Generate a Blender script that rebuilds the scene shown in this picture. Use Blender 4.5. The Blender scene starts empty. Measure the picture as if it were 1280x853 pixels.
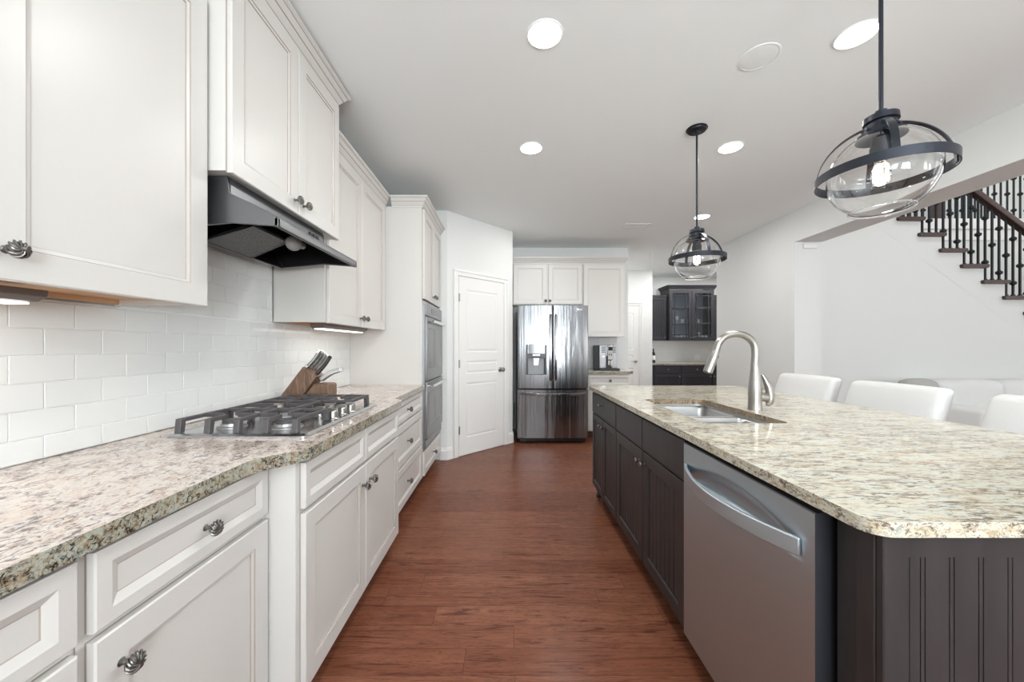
import bpy, bmesh, math, random
from mathutils import Vector, Matrix
from mathutils.geometry import tessellate_polygon
random.seed(7)
C = bpy.context.scene.collection
SC = bpy.context.scene
R = math.radians

# ------------------------------------------------------------------ camera
EYE = 1.245
cd = bpy.data.cameras.new('camera'); cam = bpy.data.objects.new('camera', cd); C.objects.link(cam)
cam.location = (0, 0, EYE); cam.rotation_euler = (R(90), 0, 0)
cd.sensor_fit = 'HORIZONTAL'; cd.sensor_width = 36; cd.lens = 465/1280*36
cd.shift_x = 6/1280; cd.shift_y = 7/1280; cd.clip_start = .02; cd.clip_end = 100
SC.camera = cam
# ------------------------------------------------------------------ world, exposure
SC.view_settings.view_transform = 'Standard'; SC.view_settings.look = 'None'
SC.view_settings.gamma = 1; SC.view_settings.use_curve_mapping = False
SC.view_settings.exposure = 0.42
W = bpy.data.worlds.new('world'); SC.world = W; W.use_nodes = True
bg = W.node_tree.nodes['Background']; bg.inputs[0].default_value = (.93, .96, 1, 1); bg.inputs[1].default_value = 1.0

def area(name, loc, rot, sx, sy, power, color=(1, 1, 1), shape='RECTANGLE', spread=180):
    l = bpy.data.lights.new(name, 'AREA'); l.shape = shape; l.size = sx
    if shape in ('RECTANGLE', 'ELLIPSE'): l.size_y = sy
    l.energy = power; l.color = color; l.spread = R(spread)
    o = bpy.data.objects.new(name, l); C.objects.link(o); o.location = loc; o.rotation_euler = [R(a) for a in rot]
    return o
# fill lamps added at the unseen windows, tilted up to brighten the ceiling
DAY = (.90, .965, 1)
for wx, pw in ((-.35, 45), (1.35, 215)):
    area('window_daylight', (wx, -3.08, 1.5), (148, 0, 0), 1.15, 1.7, pw, DAY)
for wx in (5.2, 7.2):
    area('window_daylight', (wx, -3.08, 1.5), (140, 0, 0), 1.15, 1.7, 34, (1, .98, .95))
for wy in (-1.2, 1.2, 3.2):
    area('window_daylight', (9.28, wy, 2.6), (110, 0, 90), 1.3, 3.6, 10, (1, .98, .95))
area('window_daylight', (6.2, 3.2, 5.2), (70, 0, 0), 2.4, 1.2, 34, (1, .98, .95))  # added fill lamp under the living room ceiling, no window there
area('window_daylight', (6.6, 8.1, 4.4), (100, 0, 180), 3, 1.6, 26, (1, .98, .95))  # added fill lamp behind the landing, brightens the stair background
LAMP_POWER = 6.5

# ------------------------------------------------------------------ node helpers
def srgb(r, g, b):
    f = lambda c: (c/255/12.92) if c/255 <= .04045 else ((c/255+.055)/1.055)**2.4
    return (f(r), f(g), f(b), 1)
def mat(name, col, rough=.5, metal=0, **k):
    m = bpy.data.materials.new(name); m.use_nodes = True
    b = m.node_tree.nodes['Principled BSDF']
    b.inputs['Base Color'].default_value = col; b.inputs['Roughness'].default_value = rough; b.inputs['Metallic'].default_value = metal
    for kk, v in k.items(): b.inputs[kk.replace('_', ' ')].default_value = v
    return m
def N(m, t, **k):
    n = m.node_tree.nodes.new(t)
    for kk, v in k.items(): setattr(n, kk, v)
    return n
def L(m, a, b): m.node_tree.links.new(a, b)
def coords(m, scale=(1, 1, 1), rot=(0, 0, 0), loc=(0, 0, 0)):
    t = N(m, 'ShaderNodeTexCoord'); p = N(m, 'ShaderNodeMapping')
    p.inputs['Scale'].default_value = scale; p.inputs['Rotation'].default_value = [R(a) for a in rot]; p.inputs['Location'].default_value = loc
    L(m, t.outputs['Object'], p.inputs['Vector']); return p.outputs['Vector']
def noise(m, vec, scale, detail=4, rough=.55, dist=0):
    n = N(m, 'ShaderNodeTexNoise'); n.inputs['Scale'].default_value = scale; n.inputs['Detail'].default_value = detail
    n.inputs['Roughness'].default_value = rough; n.inputs['Distortion'].default_value = dist
    L(m, vec, n.inputs['Vector']); return n.outputs['Fac']
def ramp(m, fac, stops, interp='LINEAR'):
    r = N(m, 'ShaderNodeValToRGB'); r.color_ramp.interpolation = interp
    e = r.color_ramp.elements
    while len(e) < len(stops): e.new(.5)
    for el, (p, c) in zip(e, stops):
        el.position = p; el.color = c if len(c) == 4 else (*c, 1)
    L(m, fac, r.inputs['Fac']); return r.outputs['Color']
def mix(m, fac, a, b, blend='MIX'):
    x = N(m, 'ShaderNodeMix', data_type='RGBA', blend_type=blend)
    for s, v in ((x.inputs[0], fac), (x.inputs[6], a), (x.inputs[7], b)):
        if hasattr(v, 'is_output'): L(m, v, s)
        else: s.default_value = v
    return x.outputs[2]
def bump(m, h, strength=.2, dist=.002):
    b = N(m, 'ShaderNodeBump'); b.inputs['Strength'].default_value = strength; b.inputs['Distance'].default_value = dist
    L(m, h, b.inputs['Height']); L(m, b.outputs['Normal'], m.node_tree.nodes['Principled BSDF'].inputs['Normal'])
def base(m, c): L(m, c, m.node_tree.nodes['Principled BSDF'].inputs['Base Color'])
def roughin(m, c): L(m, c, m.node_tree.nodes['Principled BSDF'].inputs['Roughness'])

# ------------------------------------------------------------------ materials
def paint(name, col, rough, amt=.04, sc=350):
    m = mat(name, col, rough)
    bump(m, noise(m, coords(m), sc, 2), amt, .001); return m
M = {}
M['wall'] = paint('wall_paint', (.735, .745, .735, 1), .85, .06)
M['ceil'] = paint('ceiling_paint', (.90, .935, .94, 1), .9, .06)
M['trim'] = paint('trim_paint', (.80, .80, .785, 1), .4, .01)
M['cream'] = paint('cream_cabinet_paint', (.63, .615, .59, 1), .33, .015, 120)
M['glaze'] = mat('brown_glaze', (.36, .31, .27, 1), .5)  # brown lines in the mouldings, plus painted contact shadow behind front edges
M['maple'] = mat('maple_plywood', srgb(205, 165, 128), .5)
m = M['maple']; base(m, ramp(m, noise(m, coords(m, (30, 2, 30)), 3), [(.3, srgb(196, 152, 112)), (.7, srgb(222, 184, 146))]))
M['esp'] = mat('espresso_cabinet_paint', srgb(64, 57, 56), .42)
m = M['esp']; base(m, ramp(m, noise(m, coords(m, (6, 6, 1.2)), 3, 4), [(.3, srgb(41, 39, 40)), (.7, srgb(54, 50, 51))])); bump(m, noise(m, coords(m, (60, 60, 6)), 5, 3), .05, .001)
M['ebony'] = mat('black_cabinet_paint', srgb(42, 41, 47), .45)
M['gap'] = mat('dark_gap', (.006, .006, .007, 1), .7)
M['black'] = mat('black_plastic', (.012, .012, .014, 1), .35)
M['iron'] = mat('cast_iron', srgb(92, 89, 91), .5, .4)
bump(M['iron'], noise(M['iron'], coords(M['iron']), 500, 2), .25, .001)
M['bronze'] = mat('dark_pendant_metal', srgb(50, 53, 60), .40, .75)
M['rail_iron'] = mat('wrought_iron', srgb(40, 44, 48), .5, .5)
M['walnut'] = mat('dark_stair_wood', srgb(62, 42, 36), .4)
m = M['walnut']; base(m, ramp(m, noise(m, coords(m, (4, 40, 40)), 3, 4), [(.3, srgb(48, 32, 27)), (.7, srgb(76, 53, 45))]))
M['white_plastic'] = mat('white_plastic', (.8, .8, .79, 1), .4)
M['grille'] = mat('vent_slots', (.35, .35, .35, 1), .6)

def steel(name, col, rough, stretch, bamt=.0, bdist=.001, var=.08, aniso=0):
    m = mat(name, col, rough, 1, Anisotropic=aniso)
    n = noise(m, coords(m, stretch), 6, 3)
    mp = N(m, 'ShaderNodeMapRange'); mp.inputs[3].default_value = rough-var; mp.inputs[4].default_value = rough+var
    L(m, n, mp.inputs[0]); roughin(m, mp.outputs[0])
    if bamt: bump(m, n, bamt, bdist)
    return m
M['steel'] = steel('brushed_steel', (.56, .56, .56, 1), .33, (4, 4, 120), .04, .0005)
M['dwsteel'] = steel('dishwasher_steel', (.56, .63, .68, 1), .40, (200, 2, 200), .05, .0005)
M['chrome'] = mat('polished_steel', (.72, .72, .72, 1), .12, 1)
M['nickel'] = mat('brushed_nickel', (.40, .385, .36, 1), .30, 1)
M['pewter'] = mat('antique_pewter', (.24, .232, .22, 1), .36, 1)
M['hood'] = steel('hood_steel', (.21, .215, .225, 1), .38, (4, 120, 120), .03, .0005)
M['ovensteel'] = steel('oven_steel', (.34, .345, .355, 1), .36, (4, 4, 100), .02, .0005)
M['ovenglass'] = mat('oven_glass', (.085, .088, .095, 1), .12, 0)
M['sink'] = steel('sink_steel', (.50, .50, .50, 1), .36, (60, 4, 60), .02, .0005)
m = M['fridge'] = mat('fridge_steel', (.25, .257, .268, 1), .17, 1)
v = coords(m, (13, 1, .45)); h = noise(m, v, 1.6, 3, .55, .5)
bump(m, h, .6, .008)
v2 = coords(m, (220, 220, 2)); n2 = noise(m, v2, 4, 2)
mp = N(m, 'ShaderNodeMapRange'); mp.inputs[3].default_value = .14; mp.inputs[4].default_value = .26; L(m, n2, mp.inputs[0]); roughin(m, mp.outputs[0])
m = M['mesh'] = mat('filter_mesh', (.30, .30, .30, 1), .45, .9)
ch = N(m, 'ShaderNodeTexVoronoi'); ch.inputs['Scale'].default_value = 240; L(m, coords(m), ch.inputs['Vector'])
base(m, ramp(m, ch.outputs['Distance'], [(.15, (.03, .03, .03)), (.6, (.20, .20, .20))])); bump(m, ch.outputs['Distance'], .8, .002)
M['tile'] = mat('glossy_white_tile', (.735, .745, .735, 1), .11)
bump(M['tile'], noise(M['tile'], coords(M['tile']), 14, 2), .10, .004)
M['grout'] = mat('white_grout', (.78, .78, .77, 1), .8)
M['darkglass'] = mat('cabinet_interior', srgb(168, 174, 186), .5)

def emit(name, col, s):
    m = bpy.data.materials.new(name); m.use_nodes = True; nt = m.node_tree; nt.nodes.clear()
    e = nt.nodes.new('ShaderNodeEmission'); o = nt.nodes.new('ShaderNodeOutputMaterial')
    e.inputs[0].default_value = col; e.inputs[1].default_value = s; nt.links.new(e.outputs[0], o.inputs[0]); return m
M['lamp'] = emit('lamp_lens_glow', (1, .985, .95, 1), 9)
M['strip'] = emit('strip_light_glow', (1, .98, .94, 1), 2.2)
M['filament'] = emit('filament_glow', (1, .88, .70, 1), 14)
def glass(name, rough=0, ior=1.45, col=(1, 1, 1, 1)):
    m = bpy.data.materials.new(name); m.use_nodes = True; b = m.node_tree.nodes['Principled BSDF']
    b.inputs['Base Color'].default_value = col; b.inputs['Roughness'].default_value = rough
    b.inputs['Transmission Weight'].default_value = 1; b.inputs['IOR'].default_value = ior; return m
M['glass'] = glass('clear_glass', 0, 1.42)
M['pane'] = glass('pane_glass', .0, 1.3, (.93, .96, 1, 1))

def granite(name, stretch, rot, cols, rough=.12, s=1, k1=.6, k2=.55):
    m = mat(name, (1, 1, 1, 1), rough)
    v = coords(m, stretch, rot)
    n1 = noise(m, v, 34*s, 8, .68, 1.0)
    n2 = noise(m, coords(m, stretch, rot, (5, 1, 2)), 48*s, 7, .72, 1.6)
    n3 = noise(m, coords(m, stretch, rot, (3, 7, 1)), 7*s, 5, .6, .8)
    n4 = noise(m, coords(m, stretch, rot, (9, 2, 5)), 90*s, 6, .7, .8)
    c = ramp(m, n1, [(.34, cols['tan']), (.45, cols['cream']), (.54, cols['light']), (.66, cols['grey'])])
    d = ramp(m, n3, [(.38, (0, 0, 0)), (.64, (.7, .7, .7))])
    c = mix(m, d, c, mix(m, .5, c, cols['drift']))
    n5 = noise(m, coords(m, stretch, rot, (1, 4, 8)), 13*s, 4, .6, 1.2)
    def add(p, q, w):
        x = N(m, 'ShaderNodeMath', operation='MULTIPLY_ADD'); L(m, q, x.inputs[0]); x.inputs[1].default_value = w; L(m, p, x.inputs[2]); return x.outputs[0]
    f = ramp(m, add(n2, n5, .28), [(.655, (0, 0, 0)), (.76, (k1, k1, k1))]); c = mix(m, f, c, cols['brown'])
    k = ramp(m, add(n4, n5, .35), [(.70, (0, 0, 0)), (.78, (k2, k2, k2))]); c = mix(m, k, c, cols['dark'])
    base(m, c); return m
gl = dict(tan=srgb(200, 178, 160), cream=srgb(206, 192, 180), light=srgb(219, 210, 202), grey=srgb(196, 190, 188), drift=srgb(206, 190, 178), brown=srgb(146, 118, 106), dark=srgb(84, 74, 76))
gi = dict(tan=srgb(190, 168, 138), cream=srgb(209, 200, 178), light=srgb(214, 212, 198), grey=srgb(186, 190, 182), drift=srgb(198, 192, 172), brown=srgb(136, 110, 86), dark=srgb(80, 70, 62))
M['granite_left'] = granite('granite_pale', (1.25, .85, 1.2), (0, 0, 25), gl, s=.72, k1=.72, k2=.85)  # white tile reflection painted in as paler granite colours
M['granite_isl'] = granite('granite_island', (.5, 1.8, 1.2), (0, 0, 14), gi, s=.72, k1=.75, k2=.8)
ge = dict(tan=srgb(134, 114, 92), cream=srgb(160, 150, 128), light=srgb(174, 176, 164), grey=srgb(130, 138, 132), drift=srgb(142, 130, 112), brown=srgb(100, 84, 66), dark=srgb(36, 34, 34))
M['granite_cut'] = granite('granite_cut_edge', (1, 1, 1), (20, 0, 30), dict(tan=srgb(118, 94, 72), cream=srgb(150, 128, 100), light=srgb(172, 156, 130), grey=srgb(126, 112, 96), drift=srgb(128, 106, 84), brown=srgb(86, 66, 50), dark=srgb(52, 44, 40)), .3, .9, .9, .9)  # shading inside the sink cut-out painted as darker brown granite
M['granite_isl_edge'] = granite('granite_island_edge', (1.1, 1.1, 1.5), (25, 10, 14), {k: tuple(x*.88 for x in v[:3])+(1,) for k, v in gi.items()}, .12, 1.1, .75, .8)  # island colours darkened to offset the window light on the edge
M['granite_edge'] = granite('granite_polished_edge', (1.1, 1.1, 1.1), (20, 0, 30), ge, .12, 1.25, .85, .95)

# wood floor: planks run along x
m = M['floor'] = mat('red_oak_floor', (1, 1, 1, 1), .27, Specular_IOR_Level=.16)
tc = coords(m)
br = N(m, 'ShaderNodeTexBrick'); br.offset = .37; br.offset_frequency = 2
for k, v in (('Scale', 1), ('Brick Width', 1.05), ('Row Height', .127), ('Mortar Size', .0009), ('Mortar Smooth', .1), ('Bias', 0)): br.inputs[k].default_value = v
br.inputs['Color1'].default_value = (0, 0, 0, 1); br.inputs['Color2'].default_value = (1, 1, 1, 1); br.inputs['Mortar'].default_value = (.5, .5, .5, 1)
# shift each row by a pseudo random amount so joints scatter
sx = N(m, 'ShaderNodeSeparateXYZ'); L(m, tc, sx.inputs[0])
def mth(op, a, b=0):
    n = N(m, 'ShaderNodeMath', operation=op)
    for i, x in enumerate((a, b)):
        if hasattr(x, 'is_output'): L(m, x, n.inputs[i])
        else: n.inputs[i].default_value = x
    return n.outputs[0]
row = mth('FLOOR', mth('DIVIDE', sx.outputs[1], .127))
off = mth('FRACT', mth('MULTIPLY', mth('SINE', mth('MULTIPLY', row, 12.9898)), 43758.5))
nx = mth('ADD', sx.outputs[0], mth('MULTIPLY', off, 1.7))
cb = N(m, 'ShaderNodeCombineXYZ'); L(m, nx, cb.inputs[0]); L(m, sx.outputs[1], cb.inputs[1]); L(m, br.inputs['Vector'].node.outputs[0], br.inputs['Vector']) if False else L(m, cb.outputs[0], br.inputs['Vector'])
plank = br.outputs['Color']
sep = N(m, 'ShaderNodeSeparateColor'); L(m, plank, sep.inputs[0])
c3 = N(m, 'ShaderNodeCombineXYZ'); L(m, mth('MULTIPLY', nx, .9), c3.inputs[0]); L(m, mth('MULTIPLY', sx.outputs[1], 11), c3.inputs[1]); L(m, mth('ADD', mth('MULTIPLY', sep.outputs[0], 7.3), mth('MULTIPLY', row, 1.7)), c3.inputs[2])
g1 = noise(m, c3.outputs[0], 2.2, 5, .6, 1.6)
c4 = N(m, 'ShaderNodeCombineXYZ'); L(m, mth('MULTIPLY', nx, 6), c4.inputs[0]); L(m, mth('MULTIPLY', sx.outputs[1], 160), c4.inputs[1]); L(m, row, c4.inputs[2])
g2 = noise(m, c4.outputs[0], 2, 3, .6)
wv = mth('FRACT', mth('MULTIPLY', g1, 9))
c5 = N(m, 'ShaderNodeCombineXYZ'); L(m, mth('MULTIPLY', nx, 1.15), c5.inputs[0]); L(m, mth('MULTIPLY', sx.outputs[1], 16), c5.inputs[1]); L(m, mth('ADD', mth('MULTIPLY', sep.outputs[0], 5.1), row), c5.inputs[2])
g3 = noise(m, c5.outputs[0], 2.0, 7, .60, 1.8)
col = ramp(m, g1, [(.30, srgb(108, 63, 45)), (.48, srgb(127, 78, 58)), (.62, srgb(138, 89, 67)), (.8, srgb(119, 71, 52))])
col = mix(m, .35, col, mix(m, sep.outputs[0], srgb(108, 60, 41), srgb(156, 106, 82)))
col = mix(m, ramp(m, wv, [(.0, (.85, .85, .85)), (.2, (0, 0, 0)), (.88, (0, 0, 0)), (1, (.85, .85, .85))]), col, srgb(88, 50, 36))
col = mix(m, ramp(m, g3, [(.53, (0, 0, 0)), (.64, (.9, .9, .9))]), col, srgb(84, 45, 33))
col = mix(m, ramp(m, g2, [(.46, (0, 0, 0)), (.66, (.6, .6, .6))]), col, srgb(92, 54, 40))
col = mix(m, br.outputs['Fac'], col, srgb(70, 40, 30)); base(m, col)
bump(m, g2, .06, .001)
rr = N(m, 'ShaderNodeMapRange'); rr.inputs[3].default_value = .20; rr.inputs[4].default_value = .36; L(m, g2, rr.inputs[0]); roughin(m, rr.outputs[0])
M['toe'] = mat('toe_kick_wood', srgb(84, 52, 42), .5)
M['block'] = mat('acacia_wood', (1, 1, 1, 1), .45)
m = M['block']; base(m, ramp(m, noise(m, coords(m, (40, 40, 4), (0, 38, 0)), 3, 3), [(.3, srgb(92, 68, 54)), (.55, srgb(122, 95, 77)), (.75, srgb(150, 121, 100))]))
m = M['fabric'] = mat('white_boucle', (.68, .68, .67, 1), .95, Sheen_Weight=.1); bump(m, noise(m, coords(m), 160, 3), .5, .003)
m = M['sofa'] = mat('white_sofa_fabric', (.74, .74, .73, 1), .95); bump(m, noise(m, coords(m), 220, 2), .3, .002)
M['pillow'] = mat('grey_pillow_fabric', srgb(176, 175, 172), .95)
M['legwood'] = mat('grey_stool_wood', srgb(120, 110, 100), .5)
M['bottle'] = mat('dark_bottle_glass', (.02, .025, .02, 1), .1)

# ------------------------------------------------------------------ mesh builder
class MB:
    def __init__(s): s.bm = bmesh.new()
    def face(s, pts, mi=0):
        f = s.bm.faces.new([s.bm.verts.new(p) for p in pts]); f.material_index = mi; return f
    def grid(s, rows, mi=0, cu=False, cv=False):
        V = [[s.bm.verts.new(p) for p in r] for r in rows]
        n = len(V); k = len(V[0])
        for i in range(n if cu else n-1):
            for j in range(k if cv else k-1):
                q = [V[i][j], V[i][(j+1) % k], V[(i+1) % n][(j+1) % k], V[(i+1) % n][j]]
                f = s.bm.faces.new(q); f.material_index = mi
        return V
    def box(s, x0, x1, y0, y1, z0, z1, mi=0):
        return s.hexa([(x0, y0, z0), (x1, y0, z0), (x1, y1, z0), (x0, y1, z0), (x0, y0, z1), (x1, y0, z1), (x1, y1, z1), (x0, y1, z1)], mi)
    def hexa(s, p, mi=0):
        v = [s.bm.verts.new(q) for q in p]
        for a in ((0, 3, 2, 1), (4, 5, 6, 7), (0, 1, 5, 4), (1, 2, 6, 5), (2, 3, 7, 6), (3, 0, 4, 7)):
            f = s.bm.faces.new([v[i] for i in a]); f.material_index = mi
        return v
    def prism(s, poly, f, a, b, mi=0, mi_side=None):
        """poly: 2-D outline, f(u,v,w) -> point, extruded from w=a to w=b"""
        A = [s.bm.verts.new(f(u, v, a)) for u, v in poly]; B = [s.bm.verts.new(f(u, v, b)) for u, v in poly]
        n = len(poly)
        s.bm.faces.new(A[::-1]).material_index = mi; s.bm.faces.new(B).material_index = mi
        for i in range(n):
            s.bm.faces.new([A[i], A[(i+1) % n], B[(i+1) % n], B[i]]).material_index = mi if mi_side is None else mi_side
    def holed(s, outer, holes, z0, z1, mi=0, mi_side=None, mi_hole=None):
        loops = [outer]+holes; flat = [p for l in loops for p in l]
        tri = tessellate_polygon([[Vector((x, y, 0)) for x, y in l] for l in loops])
        T = [s.bm.verts.new((x, y, z1)) for x, y in flat]; Bv = [s.bm.verts.new((x, y, z0)) for x, y in flat]
        for t in tri:
            s.bm.faces.new([T[i] for i in t]).material_index = mi; s.bm.faces.new([Bv[i] for i in reversed(t)]).material_index = mi
        k = 0
        for li, l in enumerate(loops):
            n = len(l)
            if li and mi_hole is not None: mi_side = mi_hole
            for i in range(n):
                a, b = k+i, k+(i+1) % n
                s.bm.faces.new([T[a], T[b], Bv[b], Bv[a]]).material_index = mi if mi_side is None else mi_side
            k += n
    def tube(s, path, r, seg=10, closed=False, mi=0):
        P = [Vector(p) for p in path]; n = len(P)
        rs = r if isinstance(r, (list, tuple)) else [r]*n
        rows = []; up = None
        for i in range(n):
            if closed: t = (P[(i+1) % n]-P[i-1]).normalized()
            else: t = (P[min(i+1, n-1)]-P[max(i-1, 0)]).normalized()
            if up is None: up = t.orthogonal().normalized()
            up = (up-t*up.dot(t)); up = up.normalized() if up.length > 1e-6 else t.orthogonal().normalized()
            sd = t.cross(up)
            rows.append([P[i]+(up*math.cos(a)+sd*math.sin(a))*rs[i] for a in [2*math.pi*j/seg for j in range(seg)]])
        V = s.grid(rows, mi, closed, True)
        if not closed:
            s.bm.faces.new(V[0][::-1]).material_index = mi; s.bm.faces.new(V[-1]).material_index = mi
    def sweep(s, path, nrm, hw, ht, closed=False, mi=0):
        """flat strip: half width hw along nrm, half thickness ht across"""
        P = [Vector(p) for p in path]; n = len(P); nr = Vector(nrm).normalized(); rows = []
        for i in range(n):
            t = (P[(i+1) % n]-P[i-1]).normalized() if closed else (P[min(i+1, n-1)]-P[max(i-1, 0)]).normalized()
            o = t.cross(nr).normalized()
            rows.append([P[i]+nr*a*hw+o*b*ht for a, b in ((-1, -1), (1, -1), (1, 1), (-1, 1))])
        V = s.grid(rows, mi, closed, True)
        if not closed:
            s.bm.faces.new(V[0][::-1]).material_index = mi; s.bm.faces.new(V[-1]).material_index = mi
    def lathe(s, prof, c=(0, 0, 0), axis='Z', seg=24, mi=0, close=False):
        c = Vector(c); ax = {'X': (Vector((0, 1, 0)), Vector((0, 0, 1)), Vector((1, 0, 0))), 'Y': (Vector((0, 0, 1)), Vector((1, 0, 0)), Vector((0, 1, 0))), 'Z': (Vector((1, 0, 0)), Vector((0, 1, 0)), Vector((0, 0, 1)))}[axis] if isinstance(axis, str) else axis
        rows = []
        for r, z in prof:
            if r < 1e-6: rows.append([s.bm.verts.new(c+ax[2]*z)])
            else: rows.append([s.bm.verts.new(c+ax[2]*z+(ax[0]*math.cos(a)+ax[1]*math.sin(a))*r) for a in [2*math.pi*j/seg for j in range(seg)]])
        prs = list(zip(rows, rows[1:]))+([(rows[-1], rows[0])] if close else [])
        for A, B in prs:
            for j in range(seg):
                k = (j+1) % seg
                if len(A) == 1 and len(B) == 1: continue
                q = [A[0], B[k], B[j]] if len(A) == 1 else [A[j], A[k], B[0]] if len(B) == 1 else [A[j], A[k], B[k], B[j]]
                s.bm.faces.new(q).material_index = mi
        if not close:
            for rw in (rows[0], rows[-1]):
                if len(rw) > 1: s.bm.faces.new(rw).material_index = mi
    def panel(s, f, u0, u1, v0, v1, prof, cap=0):
        """concentric rectangles: prof = [(inset, w, material of the band up to it)]; first ring is the back"""
        rows = []
        for ins, w, mi in prof:
            rows.append([s.bm.verts.new(f(u, v, w)) for u, v in ((u0+ins, v0+ins), (u1-ins, v0+ins), (u1-ins, v1-ins), (u0+ins, v1-ins))])
        s.bm.faces.new(rows[0][::-1])
        for (A, B), (i, w, mi) in zip(zip(rows, rows[1:]), prof[1:]):
            for j in range(4):
                k = (j+1) % 4; s.bm.faces.new([A[j], A[k], B[k], B[j]]).material_index = mi
        s.bm.faces.new(rows[-1]).material_index = cap
    def sphere(s, c, rx, ry=None, rz=None, seg=16, mi=0):
        ry = ry or rx; rz = rz or rx
        k = len(s.bm.verts); s.bm.verts.ensure_lookup_table()
        r = bmesh.ops.create_uvsphere(s.bm, u_segments=seg, v_segments=max(6, seg//2), radius=1)
        for v in r['verts']: v.co = Vector((c[0]+v.co.x*rx, c[1]+v.co.y*ry, c[2]+v.co.z*rz))
        for v in r['verts']:
            for fc in v.link_faces: fc.material_index = mi

def root_of(o):
    while o.parent: o = o.parent
    return o
def finish(name, mb, mats, parent=None, smooth=True, bevel=0, seg=2, local=False, sub=0, angle=35):
    bm = mb.bm
    bmesh.ops.recalc_face_normals(bm, faces=bm.faces[:])
    if parent is not None and not local:
        ro = root_of(parent); mi = Matrix.LocRotScale(ro.location, ro.rotation_euler, None).inverted()
        for v in bm.verts: v.co = mi @ v.co
        org = Vector((0, 0, 0))
    elif parent is None and not local:
        xs = [v.co for v in bm.verts]
        org = Vector(((min(p.x for p in xs)+max(p.x for p in xs))/2, (min(p.y for p in xs)+max(p.y for p in xs))/2, min(p.z for p in xs)))
        for v in bm.verts: v.co -= org
    else: org = Vector((0, 0, 0))
    me = bpy.data.meshes.new(name); bm.to_mesh(me); bm.free()
    for x in (mats if isinstance(mats, (list, tuple)) else [mats]): me.materials.append(M[x] if isinstance(x, str) else x)
    if smooth:
        me.polygons.foreach_set('use_smooth', [True]*len(me.polygons)); me.set_sharp_from_angle(angle=R(angle))
    o = bpy.data.objects.new(name, me); C.objects.link(o); o.location = org
    if parent is not None: o.parent = parent
    if bevel:
        b = o.modifiers.new('bevel', 'BEVEL'); b.width = bevel; b.segments = seg; b.limit_method = 'ANGLE'; b.angle_limit = R(40)
    if sub:
        b = o.modifiers.new('sub', 'SUBSURF'); b.levels = sub; b.render_levels = sub
    return o
def tag(o, label, cat, group=None):
    o['label'] = label; o['category'] = cat
    if group: o['group'] = group
    return o
def thing(name, label, cat, loc=(0, 0, 0), rotz=0, group=None):
    o = bpy.data.objects.new(name, None); C.objects.link(o); o.location = loc; o.rotation_euler = (0, 0, R(rotz)); o.empty_display_size = .1
    return tag(o, label, cat, group)
def struct(name, mb, m, parent=None, **k):
    k.setdefault('smooth', False)
    o = finish(name, mb, m, parent, **k)
    if parent is None: o['kind'] = 'structure'
    return o
def bx(*a):
    b = MB()
    for t in a: b.box(*t)
    return b
def dup(o, parent=None, loc=None, rotz=None, label=None):
    c = o.copy(); C.objects.link(c)
    if parent is not None: c.parent = parent
    if loc is not None: c.location = loc
    if rotz is not None: c.rotation_euler = (0, 0, R(rotz))
    if label: c['label'] = label
    for ch in list(o.children): dup(ch, c)
    return c
def inst(name, me, parent, loc, rot=(0, 0, 0), mod=None):
    """another object of a shared mesh, at a world point, under a thing without rotation"""
    o = bpy.data.objects.new(name, me); C.objects.link(o); o.parent = parent
    o.location = Vector(loc)-root_of(parent).location; o.rotation_euler = [R(a) for a in rot]; return o
def fX(X): return lambda u, v, w: (X+w, u, v)      # faces +x
def fmX(X): return lambda u, v, w: (X-w, u, v)     # faces -x
def fmY(Y): return lambda u, v, w: (u, Y-w, v)     # faces -y
def rrect(x0, x1, y0, y1, r, n=6):
    out = []
    for cx, cy, a0 in ((x1-r, y0+r, -90), (x1-r, y1-r, 0), (x0+r, y1-r, 90), (x0+r, y0+r, 180)):
        for i in range(n+1):
            a = R(a0+90*i/n); out.append((cx+r*math.cos(a), cy+r*math.sin(a)))
    return out

# door and drawer fronts (profiles measured from the carcass face outwards)
T = .02
def door_prof(st=.062): return [(0, 0, 0), (0, .004, 1), (0, T-.003, 0), (.003, T, 0), (st, T, 0), (st+.0022, T-.003, 1), (st+.011, T-.005, 0), (st+.0125, T-.0085, 1), (st+.014, T-.0085, 0)]  # second ring paints a contact shadow along the back edge
def drawer_prof(st=.028): return [(0, 0, 0), (0, .004, 1), (0, T-.003, 0), (.003, T, 0), (st, T, 0), (st+.017, T-.009, 0), (st+.0188, T-.0105, 1), (st+.02, T-.0105, 0)]  # contact shadow painted on the back edge here too
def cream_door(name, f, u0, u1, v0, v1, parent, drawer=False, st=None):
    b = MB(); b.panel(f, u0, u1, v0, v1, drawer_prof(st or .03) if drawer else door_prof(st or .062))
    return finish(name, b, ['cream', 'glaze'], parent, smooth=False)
def bead_door(name, f, u0, u1, v0, v1, parent, m='esp', st=.06, pitch=.05):
    b = MB(); b.panel(f, u0, u1, v0, v1, [(0, 0, 0), (0, T-.002, 0), (.002, T, 0), (st, T, 0), (st+.008, T-.006, 0), (st+.008, T-.014, 0)], 1)
    a0, a1 = u0+st+.008, u1-st-.008; n = max(1, round((a1-a0)/pitch)); w = (a1-a0)/n
    for i in range(n):
        p, q = a0+i*w+.002, a0+(i+1)*w-.002
        b.panel(f, p, q, v0+st+.008, v1-st-.008, [(0, T-.0139, 0), (0, T-.010, 0), (.003, T-.0075, 0)])
    return finish(name, b, [m, 'gap'], parent, smooth=False)

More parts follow.
